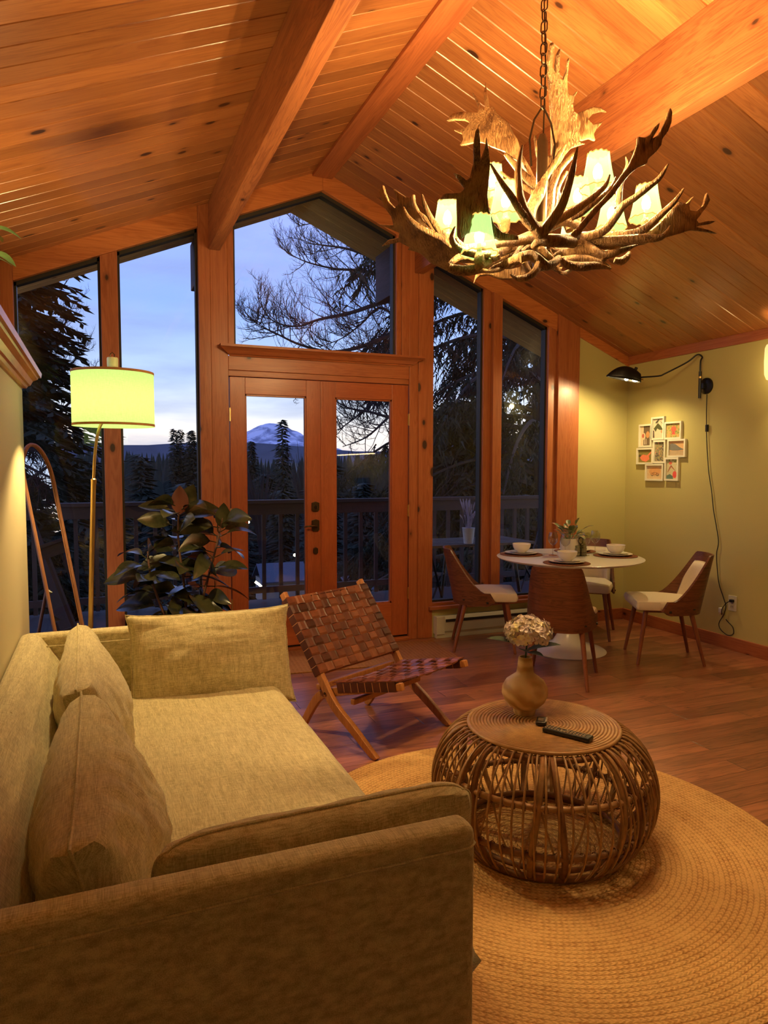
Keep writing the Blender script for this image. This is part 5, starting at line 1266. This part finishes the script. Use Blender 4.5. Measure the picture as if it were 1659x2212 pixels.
# long tines and beams
H = horn
H(Z(zC, [(1090,655,2.62),(1000,800,2.62),(880,900,2.63),(740,1010,2.64),(610,1100,2.65),(520,1230,2.66),(420,1350,2.68),(280,1410,2.70),(100,1440,2.74)]), [.003, .010, .012, .013, .015, .016, .017, .018, .018])
H(Z(zC, [(645,580,2.66),(660,680,2.66),(590,860,2.66),(570,1000,2.66),(560,1120,2.66)]), [.003, .008, .011, .013, .014])
H(Z(zC, [(1257,912,2.70),(1150,1060,2.70),(1000,1200,2.70),(850,1330,2.70),(700,1395,2.72),(450,1412,2.75),(150,1420,2.78)]), [.003, .010, .014, .016, .018, .018, .019])
H(Z(zC, [(1113,1308,2.66),(1060,1390,2.66),(1000,1430,2.66),(800,1445,2.68),(600,1462,2.70),(300,1470,2.72),(50,1450,2.74),(-200,1440,2.76)]), [.003, .009, .013, .018, .020, .020, .019, .018])
H(Z(zC, [(475,768,2.5),(430,880,2.5),(330,980,2.5),(200,1080,2.5),(60,1170,2.5),(-120,1270,2.5),(-260,1400,2.52)]), [.003, .008, .011, .013, .015, .018, .018])
H(Z(zC, [(540,790,2.56),(520,860,2.56),(440,960,2.56),(330,1040,2.56),(180,1170,2.56),(60,1230,2.56)]), [.003, .008, .010, .011, .011, .010])
H(Z(z1, [(657,592,2.44),(640,700,2.44),(652,820,2.45),(690,900,2.46),(728,955,2.47),(760,985,2.5)]), [.003, .012, .016, .019, .021, .02])
H(Z(z1, [(528,668,2.42),(570,740,2.42),(612,800,2.43),(650,860,2.44),(700,930,2.46)]), [.003, .009, .012, .014, .016])
H(Z(z1, [(882,598,2.42),(860,700,2.42),(828,810,2.43),(792,880,2.45),(735,955,2.47)]), [.003, .012, .016, .019, .02])
H(Z(zD, [(320,560,2.5),(370,640,2.5),(450,675,2.5),(600,655,2.52),(780,620,2.56),(1000,585,2.62),(1200,560,2.7)]), [.006, .014, .019, .021, .020, .018, .017])
H(Z(zD, [(310,440,2.44),(275,560,2.44),(320,650,2.45),(420,700,2.47),(600,735,2.5),(760,710,2.54),(880,650,2.6)]), [.004, .010, .013, .014, .015, .015, .014])
H(Z(zD, [(243,868,2.5),(330,895,2.5),(450,900,2.5),(580,870,2.51),(680,805,2.53),(760,720,2.56)]), [.015, .018, .019, .018, .016, .014])
H(Z(zD, [(690,885,2.6),(820,840,2.58),(930,790,2.55),(1010,765,2.52)]), [.010, .015, .017, .018])
H(Z(zD, [(990,765,2.5),(1100,740,2.5),(1190,790,2.5),(1270,850,2.52),(1350,820,2.55),(1400,770,2.6)]), [.018, .019, .018, .017, .015, .013])
H(Z(zD, [(888,940,2.46),(980,985,2.46),(1080,965,2.46),(1160,900,2.48),(1180,820,2.5),(1120,770,2.53)]), [.003, .010, .013, .014, .014, .012])
H(Z(zD, [(1040,820,2.7),(1080,900,2.7),(1110,940,2.7)]), [.012, .012, .009])
H(Z(zD, [(1120,660,2.5),(1200,590,2.48),(1300,590,2.48),(1420,590,2.5),(1560,610,2.55)]), [.010, .018, .022, .022, .018])
H(Z(zD, [(1210,660,2.8),(1280,740,2.8),(1340,790,2.8),(1400,740,2.8),(1550,705,2.76),(1700,690,2.74),(1800,720,2.72),(1880,790,2.7)]), [.012, .014, .014, .017, .022, .022, .018, .014])
H(Z(zD, [(1430,780,2.6),(1500,840,2.6),(1640,860,2.6),(1800,850,2.62),(1950,880,2.64)]), [.012, .016, .017, .014, .004])
H(Z(zC, [(762,1508,2.74),(640,1555,2.72),(520,1595,2.7),(400,1615,2.7),(310,1560,2.7),(230,1490,2.72)]), [.004, .010, .015, .017, .016, .014])
H(Z(zC, [(480,1745,2.72),(380,1700,2.7),(250,1670,2.7),(120,1665,2.7),(-60,1690,2.7)]), [.005, .012, .017, .019, .019])
H(Z(zC, [(685,1585,2.8),(650,1640,2.8),(590,1680,2.8),(525,1665,2.8)]), [.006, .014, .017, .010])
H(Z(zC, [(860,1480,2.8),(700,1500,2.78),(500,1515,2.75),(300,1500,2.74),(150,1490,2.74)]), [.006, .012, .016, .016, .015])
H(Z(zA, [(515,1200,2.6),(545,1310,2.6),(600,1430,2.6),(680,1550,2.6),(760,1640,2.6),(850,1720,2.6),(1000,1780,2.6)]), [.003, .009, .011, .013, .014, .014, .013])
H(Z(zA, [(490,1375,2.66),(560,1450,2.66),(640,1560,2.66),(720,1640,2.66)]), [.003, .008, .010, .010])
H(Z(zA, [(330,1325,2.62),(370,1420,2.61),(450,1500,2.6),(580,1575,2.6),(700,1630,2.6),(820,1720,2.6)]), [.003, .009, .011, .011, .012, .013])
H(Z(zA, [(780,1900,2.55),(900,1820,2.58),(1050,1830,2.6),(1200,1800,2.62),(1330,1740,2.64)]), [.008, .014, .018, .019, .017])
# centre cluster of stems
H(Z(z1, [(708,552,2.80),(722,620,2.80),(745,700,2.80),(735,780,2.78),(700,850,2.76),(690,900,2.74)]), [.004, .012, .016, .017, .018, .018])
H(Z(z1, [(832,590,2.84),(790,660,2.82),(740,740,2.80),(700,820,2.78),(670,880,2.76)]), [.006, .012, .016, .018, .018])
H(Z(z1, [(868,628,2.88),(810,690,2.87),(780,760,2.86),(770,840,2.84),(760,920,2.82)]), [.010, .014, .016, .018, .018])
H(Z(z1, [(590,628,2.98),(640,690,2.95),(690,740,2.92),(740,800,2.88),(770,880,2.84),(775,940,2.8)]), [.010, .014, .017, .018, .019, .018])
H(Z(z1, [(650,640,3.0),(690,720,2.98),(720,800,2.94),(730,900,2.9)]), [.012, .016, .018, .018])
H(Z(z1, [(568,700,2.9),(620,740,2.9),(680,770,2.88),(730,810,2.86)]), [.004, .009, .012, .013])
H(Z(z1, [(838,700,2.9),(800,770,2.88),(790,850,2.86),(760,930,2.84)]), [.006, .012, .014, .015])
H(Z(z1, [(770,640,2.9),(765,720,2.9),(800,800,2.88),(830,880,2.86),(850,940,2.84)]), [.012, .016, .017, .017, .016])
H(Z(z1, [(640,860,2.7),(690,915,2.7),(760,925,2.7),(830,900,2.7),(900,930,2.7)]), [.012, .018, .020, .019, .016])
# hidden back half so the piece is round from every side
for k in range(7):
    a = math.radians(20+k*23); dx, dy = math.cos(a), math.sin(a)
    P = [(.04*dx, .04*dy, -.06), (.18*dx, .18*dy, -.11), (.36*dx, .36*dy, -.10), (.50*dx, .50*dy, -.02+.03*(k % 3))]
    MB().tube(catmull(P), lerp_list([.018, .020, .014, .004], 19), 10).build('antler_tine', M_ant, ch, smooth=True)
# centre hub, chain
MB().lathe([(.0, -.20), (.03, -.195), (.035, -.16), (.022, -.14), (.022, .30), (.012, .33), (.0, .335)], (0, 0, 0), 16).build('hub', M_bronze, ch, smooth=True)
M_chain = plain('chain_metal', (.06, .035, .018), .35, .9)
def link_pts(c, rz, L=.048, w=.014):
    out = []
    for i in range(20):
        a = 2*PI*i/20; x = math.cos(a)*w; z = math.sin(a)*w+(L/2-w)*(1 if math.sin(a) > 0 else -1)
        out.append(Vector((c[0]+x*math.cos(rz), c[1]+x*math.sin(rz), c[2]+z)))
    return out
zt = 3.70; zz = 2.90; k = 0
while zz < zt:
    MB().tube(link_pts((0, 0, zz-2.45), (k % 2)*PI/2+.4), .0028, 6, closed=True).build('chain_link', M_chain, ch, smooth=True); zz += .0415; k += 1
MB().tube([(.004, 0, .33), (.012, .003, .6), (-.004, 0, .9), (.006, 0, 1.25)], .003, 6).build('cable', M_chain, ch, smooth=True)
MB().lathe([(0, 1.262), (.06, 1.262), (.055, 1.235), (.02, 1.215), (0, 1.215)], (0, 0, 0), 24).build('canopy', M_bronze, ch, smooth=True)
for s in (-1, 1):
    MB().tube([(s*.0, 0, .44), (s*.04, 0, .38), (s*.06, 0, .30), (s*.05, 0, .2)], .004, 6).build('hanger_wire', M_chain, ch, smooth=True)

def shade(px, py, dep, rz=0, tilt=(0, 0), lit=1.0, sc=1.12):
    """one candle lamp: burr, socket, bulb and pleated clip-on shade; (px,py) = shade centre"""
    c = at(px, py, dep)-CO
    s = bpy.data.objects.new('candle_lamp', None); COL.objects.link(s); s.parent = ch; s.location = c; s.rotation_euler = (tilt[0], tilt[1], rz); s.empty_display_size = .05
    n = 96; vs = []; fs = []
    rows = [(.034, .058), (.038, .03), (.0435, 0), (.050, -.03), (.057, -.055)]
    for r, z in rows:
        for i in range(n):
            a = 2*PI*i/n; rr = (r+.0014*math.sin(a*24)+.0025*math.cos(a*6))*sc; vs.append((rr*math.cos(a), rr*math.sin(a), z*sc+(.003*math.sin(a*12) if z in (.058, -.055) else 0)))
    for j in range(len(rows)-1):
        for i in range(n): fs.append((j*n+i, j*n+(i+1) % n, (j+1)*n+(i+1) % n, (j+1)*n+i))
    MB().add(vs, fs).build('lamp_shade', M_shade, s, smooth=True)
    for r, z in ((.034, .058), (.057, -.055)):
        MB().tube([(r*sc*math.cos(2*PI*i/36)*1.02, r*sc*math.sin(2*PI*i/36)*1.02, z*sc+.003*math.sin(2*PI*i/36*12)) for i in range(36)], .0024, 5, closed=True).build('lace_edge', M_trimlace, s, smooth=True)
    MB().lathe([(0, .034), (.012, .022), (.018, 0), (.015, -.018), (.007, -.026)], (0, 0, 0), 12).build('bulb', M_bulb, s, smooth=True)
    MB().lathe([(.008, -.024), (.009, -.06), (.010, -.062)], (0, 0, 0), 10).build('candle_sleeve', M_cream, s)
    b = MB(); pr = [(.010, -.056), (.016, -.066), (.018, -.085), (.015, -.108), (.008, -.118)]; vs = []; nn = 20
    for r, z in pr:
        for i in range(nn):
            a = 2*PI*i/nn; rr = r*(1+.16*noise.noise(Vector((px+i*2.1, z*220, 3)))); vs.append((rr*math.cos(a), rr*math.sin(a), z))
    fs = [(j*nn+i, j*nn+(i+1) % nn, (j+1)*nn+(i+1) % nn, (j+1)*nn+i) for j in range(len(pr)-1) for i in range(nn)]+[tuple(range(nn)), tuple((len(pr)-1)*nn+i for i in range(nn))]
    b.add(vs, fs).build('burr_base', M_burr, s, smooth=True)
    lamp_point('bulb_light', (0, 0, .040), POWER_BULB*lit, WARM, .012, s)
    # arm that carries it
    e0 = Vector((c.x*.25, c.y*.25, -.10)); e1 = c+Vector((0, 0, -.12)); mid = (e0+e1)/2+Vector((0, 0, -.05))
    MB().tube(catmull([e0, mid, e1]), .008, 8).build('lamp_arm', M_ant, ch, smooth=True)
for q in [(*z1(352, 890), 2.86), (*z1(535, 740), 3.08), (*z1(590, 818), 2.66), (*z1(882, 800), 2.88), (*z1(965, 702), 2.62), (*z1(1020, 872), 3.05), (*z1(1162, 828), 2.82)]:
    shade(*q)
shade(*z1(482, 962), 2.46, 0, (0, 0)); shade(*z1(856, 985), 3.0, 0, (0, 0))
# ================================================================ floor lamp
M_linen = shade_mat('lit_linen_shade', (.030, .042, .016), (.38, .66, .19), .80, thru=.0, weave=1)
M_band = plain('shade_band', (.50, .27, .09), .8)
M_gold = plain('brushed_gold', (.62, .44, .17), .28, 1.0, var=.05)
fl_ = thing('floor_lamp', 'brass arc floor lamp with a lit linen drum shade behind the sofa arm', 'lamp', (-.10, 3.80, 0))
LX = Vector((-.10, 3.80, 0))
SC = Vector((.080, 3.80, 1.800))                # shade centre
base = MB().lathe([(0, 0), (.135, 0), (.135, .018), (.125, .026), (.02, .03), (.016, .05)], (0.0, 0, 0), 40).build('base', M_gold, fl_, smooth=True)
pl = [onY(190, 1500, 3.80)]
pole = [(0, 0, .03), (.045-.0, 0, .60), (.066, 0, 1.0), (.081, 0, 1.41)]
MB().tube(catmull([Vector((0.0, 0, .03)), Vector((.038, 0, .45)), Vector((.058, 0, .90)), Vector((.078, 0, 1.38))], 8), .0125, 14).build('pole', M_gold, fl_, smooth=True)
MB().lathe([(.0125, 1.375), (.014, 1.38), (.014, 1.40), (.009, 1.405)], (.079, 0, 0), 14).build('joint', M_gold, fl_, smooth=True)
MB().tube(catmull([Vector((.079, 0, 1.39)), Vector((.086, 0, 1.50)), Vector((.098, 0, 1.60)), Vector((.118, 0, 1.67)), Vector((.150, 0, 1.72)), Vector((.180, 0, 1.745))], 6), .0075, 12).build('gooseneck', M_gold, fl_, smooth=True)
c = SC-LX
n = 72
dr = MB(); rows = [(.1945, .135), (.1945, -.135)]
dr.add([(c.x+r*math.cos(2*PI*i/n), c.y+r*math.sin(2*PI*i/n), c.z+z) for r, z in rows for i in range(n)], [(i, (i+1) % n, n+(i+1) % n, n+i) for i in range(n)])
sh_ = dr.build('drum_shade', M_linen, fl_, smooth=True)
for z in (.135, -.135):
    q = 1 if z > 0 else -1
    MB().add([(c.x+r*math.cos(2*PI*i/n), c.y+r*math.sin(2*PI*i/n), c.z+zz_) for r, zz_ in ((.196, z), (.196, z-q*.012)) for i in range(n)], [(i, (i+1) % n, n+(i+1) % n, n+i) for i in range(n)]).build('shade_band', M_band, sh_, smooth=True)
for a in (.3, .3+2*PI/3, .3+4*PI/3):
    MB().tube([c+Vector((.02*math.cos(a), .02*math.sin(a), .10)), c+Vector((.193*math.cos(a), .193*math.sin(a), .13))], .0025, 6).build('spider_arm', M_gold, fl_)
MB().lathe([(.020, .08), (.020, .140), (.026, .145), (.033, .150), (.033, .158), (.026, .160), (.027, .200), (.025, .206), (0, .206)], c, 24).build('socket', plain('socket_cream', (.75, .72, .52), .4), fl_, smooth=True)
MB().tube([c+Vector((-.008, 0, .205)), c+Vector((-.010, 0, .222)), c+Vector((0, 0, .232)), c+Vector((.010, 0, .222)), c+Vector((.008, 0, .205))], .003, 6).build('finial_loop', M_bronze, fl_)
MB().lathe([(0, -.055), (.022, -.045), (.030, -.015), (.026, .02), (.013, .05), (.013, .08)], c, 20).build('bulb', M_bulb, fl_, smooth=True)
lamp_point('floor_lamp_light', c+Vector((0, 0, -.02)), POWER_FLOOR, (1, .68, .28), .035, fl_)

# ================================================================ swing arm wall lamp
wl2 = thing('wall_lamp', 'black swing-arm wall lamp with duckbill shade in the dining corner', 'lamp', (XR, 4.453, 2.14))
B0 = Vector((XR, 4.453, 2.14))
def R_(v): return Vector(v)-B0
pp = MB(); 
vs = [];
for r, xo in ((.0, -.022), (.045, -.022), (.066, -.014), (.068, -.002), (.0, -.002)):
    for i in range(32): vs.append((xo, r*math.cos(2*PI*i/32), r*math.sin(2*PI*i/32)))
pp.add(vs, [(j*32+i, j*32+(i+1) % 32, (j+1)*32+(i+1) % 32, (j+1)*32+i) for j in range(4) for i in range(32)]); pp.build('wall_plate', M_black, wl2, smooth=True)
vt = Vector((-.048, .028, 0))
MB().tube([vt+Vector((0, 0, -.10)), vt+Vector((0, 0, .12))], .0115, 14).box(-.048, -.014, -.008, .03, -.02, .02).build('swivel_sleeve', M_black, wl2, smooth=True)
MB().lathe([(.008, 0), (.012, .01), (.012, .025), (.006, .03)], vt+Vector((0, 0, .055)), 12).build('brass_knob', M_brass, wl2)
elb = R_(onY(1427, 812, 4.70)); hd = R_(onY(1385, 815, 4.87)); tp = R_(onY(1516, 766, 4.49))
dirn = (elb-tp)
MB().tube(catmull([vt+Vector((0, 0, .08)), vt+Vector((0, 0, .20)), tp+Vector((.0, -.004, -.02)), tp+Vector((-.03, .02, 0)), tp+(elb-tp)*.35, elb+(tp-elb)*.12, elb+(hd-elb)*.1, hd], 8), .0065, 12).build('arm', M_black, wl2, smooth=True)
# duckbill shade: long bowl opening downward, pointed nose
nose = R_(onY(1310, 814, 5.00)); back = R_(onY(1383, 822, 4.87)); ax = (nose-back); Ls = ax.length; ax.normalize(); sd = ax.cross(Vector((0, 0, 1))).normalized()
rows = []
for j in range(17):
    t_ = j/16; w_ = .066*math.sin(PI*min(1, (t_*.93+.07)))**.55*(1-.35*t_); hgt = .125*math.sin(PI*min(.999, t_*.80+.20))**.8; dz = -.022*(1-t_)+.004
    if j == 16: w_ = .004; hgt = .008
    row = []
    for i in range(13):
        a = PI*i/12; row.append(back+ax*(Ls*t_)+sd*(w_*math.cos(a))+Vector((0, 0, hgt*math.sin(a)*.95+dz)))
    rows.append(row)
sm = MB(); sm.add([p for r in rows for p in r], [(j*13+i, j*13+i+1, (j+1)*13+i+1, (j+1)*13+i) for j in range(16) for i in range(12)]+[tuple(range(13))])
sm.build('duckbill_shade', M_black, wl2, smooth=True, solid=.002)
kb = back+ax*.050+Vector((0, 0, .058))
MB().tube([kb, kb+Vector((.006, -.004, .030)), kb+Vector((.014, -.008, .048))], [.016, .014, .013], 14).build('shade_handle', M_black, wl2, smooth=True)
bl = back+ax*.040+Vector((0, 0, .004))
MB().lathe([(0, -.020), (.020, -.015), (.031, .0), (.026, .018), (.012, .03)], bl, 20).build('bulb', M_bulb, wl2, smooth=True)
MB().lathe([(0, -.018), (.012, -.013), (.016, -.002), (.012, .01)], back+ax*.118+Vector((0, 0, .002)), 16).build('bulb', M_bulb, wl2, smooth=True)
MB().tube([back+Vector((.02, -.012, .008)), back+Vector((.0, 0, .006))], .009, 12).build('brass_joint', M_brass, wl2)
lamp_point('wall_lamp_light', bl+Vector((0, 0, .012)), POWER_SCONCE, (1, .72, .32), .022, wl2)
# cord
cp = [(1527,852),(1526,885),(1526,920),(1526,936),(1528,980),(1531,1020),(1537,1060),(1541,1100),(1547,1135),(1552,1170),(1548,1195),(1549,1225),(1553,1260),(1563,1292),(1568,1310),(1563,1328),(1553,1346),(1557,1360),(1572,1372),(1584,1369),(1583,1355),(1574,1345),(1568,1338)]
cp2 = [(1582,1298),(1570,1302),(1560,1315),(1559,1328)]
MB().tube(catmull([R_(onX(a, b, XR-.012)) for a, b in cp], 5), .0034, 8).build('power_cord', M_black, wl2, smooth=True)
MB().tube(catmull([R_(onX(a, b, XR-.030)) for a, b in cp2], 5), .0034, 8).build('power_cord', M_black, wl2, smooth=True)
sw = R_(onX(1527, 925, XR-.014))
MB().box(sw.x-.010, sw.x+.010, sw.y-.011, sw.y+.011, sw.z-.03, sw.z+.03).build('inline_switch', M_black, wl2, bevel=.005)
pg = R_(onX(1581, 1298, XR-.016)); MB().box(pg.x-.018, pg.x+.016, pg.y-.014, pg.y+.014, pg.z-.011, pg.z+.011).build('plug', M_black, wl2, bevel=.004)
# outlet
ot = thing('wall_outlet', 'cream double wall outlet above the baseboard with a black plug in it', 'outlet', (XR, 4.127, .377))
MB().box(-.006, 0, -.040, .040, -.062, .062).build('cover_plate', M_cream, ot, bevel=.002)
for s in (-1, 1):
    r_ = MB().box(-.009, -.004, -.018, .018, s*.026-.015, s*.026+.015).build('receptacle', plain('outlet_ivory', (.60, .55, .38), .4), ot, bevel=.002)
    MB().box(-.0095, -.0085, -.009, -.006, s*.026-.006, s*.026+.006).box(-.0095, -.0085, .006, .009, s*.026-.006, s*.026+.006).build('slot', M_dark, r_)
al = thing('plug_adapter', 'small white plug adapter hanging on the wall beside the outlet', 'adapter', onX(1560, 1318, XR-.002))
MB().box(-.028, 0, -.016, .016, -.022, .022).build('body', M_white, al, bevel=.006)
MB().tube([(-.02, .004, -.02), (-.02, .010, -.035)], .004, 8).build('cord_stub', M_white, al)

# ================================================================ pendant lamp just outside the right edge of the photo
pn = thing('wall_sconce', 'cream rounded lamp shade on the right wall, cut by the photo edge', 'lamp', (XR, 3.70, 2.23))
M_glow2 = shade_mat('lit_cream_shade', (.02, .018, .01), (.85, .66, .24), .8, thru=.12)
MB().lathe([(.050, .135), (.078, .125), (.088, .10), (.090, 0), (.086, -.09), (.072, -.125), (.045, -.135)], (-.12, 0, 0), 40, cap=False).build('lamp_shade', M_glow2, pn, smooth=True)
MB().lathe([(0, -.03), (.022, -.02), (.026, .0), (.012, .03)], (-.12, 0, 0), 16).build('bulb', M_bulb, pn, smooth=True)
MB().tube([(-.004, 0, .05), (-.12, 0, .05), (-.12, 0, .02)], .008, 10).box(-.015, 0, -.04, .04, -.02, .12).build('bracket', M_bronze, pn, smooth=False)
lamp_point('sconce_light', (-.12, 0, -.04), POWER_SCONCE*.5, (1, .66, .26), .03, pn)

# ================================================================ kitchen ceiling fixture behind the camera (assumed and unseen, lights the room faintly)
kt = thing('ceiling_fixture', 'round glowing ceiling light at the kitchen end, assumed and out of view', 'lamp', (1.95, -1.6, 2.45))
MB().lathe([(0, -.06), (.12, -.045), (.17, 0), (.17, .02)], (0, 0, 0), 40, cap=False).build('diffuser', emit('fixture_glow', (1.0, .72, .34), 3.0), kt, smooth=True)
MB().lathe([(.18, .0), (.185, .03), (.03, .04), (.01, .06), (.01, cz(1.95)-2.45)], (0, 0, 0), 30).build('fixture_base', M_bronze, kt, smooth=True)
lamp_point('fixture_light', (0, 0, -.12), POWER_BACK, (1, .64, .27), .12, kt)

# two added fill spots, out of view, that brighten the seating and right-hand floor
def fill_spot(loc, lab, power):
    t = thing('added_fill_spot', lab, 'lamp', loc, 0, 'added fill spotlights')
    MB().lathe([(.062, -.07), (.064, -.07), (.064, .05), (.05, .06), (.008, .065), (.008, cz(loc[0])-loc[2]), (.04, cz(loc[0])-loc[2])], (0, 0, 0), 28).build('housing', M_black, t, smooth=False)
    MB().lathe([(0, .0), (.03, .01), (.035, .03), (.015, .05)], (0, 0, 0), 16).build('bulb', M_bulb, t, smooth=True)
    lamp_point('added_fill_light', (0, 0, -.005), power, (1, .66, .30), .025, t)
fill_spot((1.28, 1.20, 3.30), 'added fill spotlight above the sofa end of the rug, out of view', POWER_FILL)
fill_spot((3.35, 2.05, 2.90), 'added fill spotlight over the right-hand floor, out of view', POWER_FILL*.35)

# kitchen end of the right wall, behind the camera: seen only as a reflection in the right door pane
M_stone = plain('dark_stone', (.05, .045, .04), .25)
kc = thing('kitchen_counter', 'kitchen counter along the right wall, seen only mirrored in the right door pane', 'counter', (XR, -1.7, 0))
MB().box(-.60, -.02, -1.2, 1.2, .10, .88).build('base_cabinet', M_woodZ, kc, bevel=.004); MB().box(-.56, -.02, -1.2, 1.2, 0, .10).build('plinth', M_dark, kc)
MB().box(-.63, -.02, -1.22, 1.22, .88, .92).build('worktop', M_stone, kc, bevel=.004)
for k in range(4):
    dd_ = MB().box(-.618, -.60, -1.18+k*.595, -.62+k*.595, .14, .85).build('cabinet_door', M_woodZ, kc, bevel=.003); MB().tube([(-.63, -.70+k*.595, .70), (-.63, -.70+k*.595, .80)], .006, 8).build('handle', M_bronze, dd_)
wc = thing('wall_cabinet', 'wooden wall cabinet over the kitchen counter, seen only mirrored in the door pane', 'cabinet', (XR, -1.7, 1.72))
MB().box(-.34, -.02, -1.2, 1.2, 0, .55).build('body', M_woodZ, wc, bevel=.004)
for k in range(4): MB().box(-.358, -.34, -1.18+k*.595, -.62+k*.595, .02, .53).build('cabinet_door', M_woodZ, wc, bevel=.003)
us = thing('cabinet_light', 'slim warm light strip under the wall cabinet, seen only mirrored in the door pane', 'lamp', (XR-.20, -1.7, 1.705))
MB().box(-.025, .025, -1.0, 1.0, -.006, .013).build('light_bar', emit('strip_glow', (1.0, .74, .38), 18.0), us, bevel=.002)
cm = thing('coffee_maker', 'dark coffee maker on the kitchen counter, seen only mirrored in the door pane', 'coffee maker', (XR-.25, -1.15, .92))
MB().box(-.12, .12, -.10, .10, 0, .05).box(.02, .12, -.10, .10, .05, .30).box(-.12, .12, -.10, .10, .26, .36).build('body', M_plast, cm, bevel=.01); MB().lathe([(0, .055), (.06, .055), (.07, .12), (.055, .19), (.05, .20), (0, .20)], (-.05, 0, 0), 24).build('carafe', M_jar, cm, smooth=True)
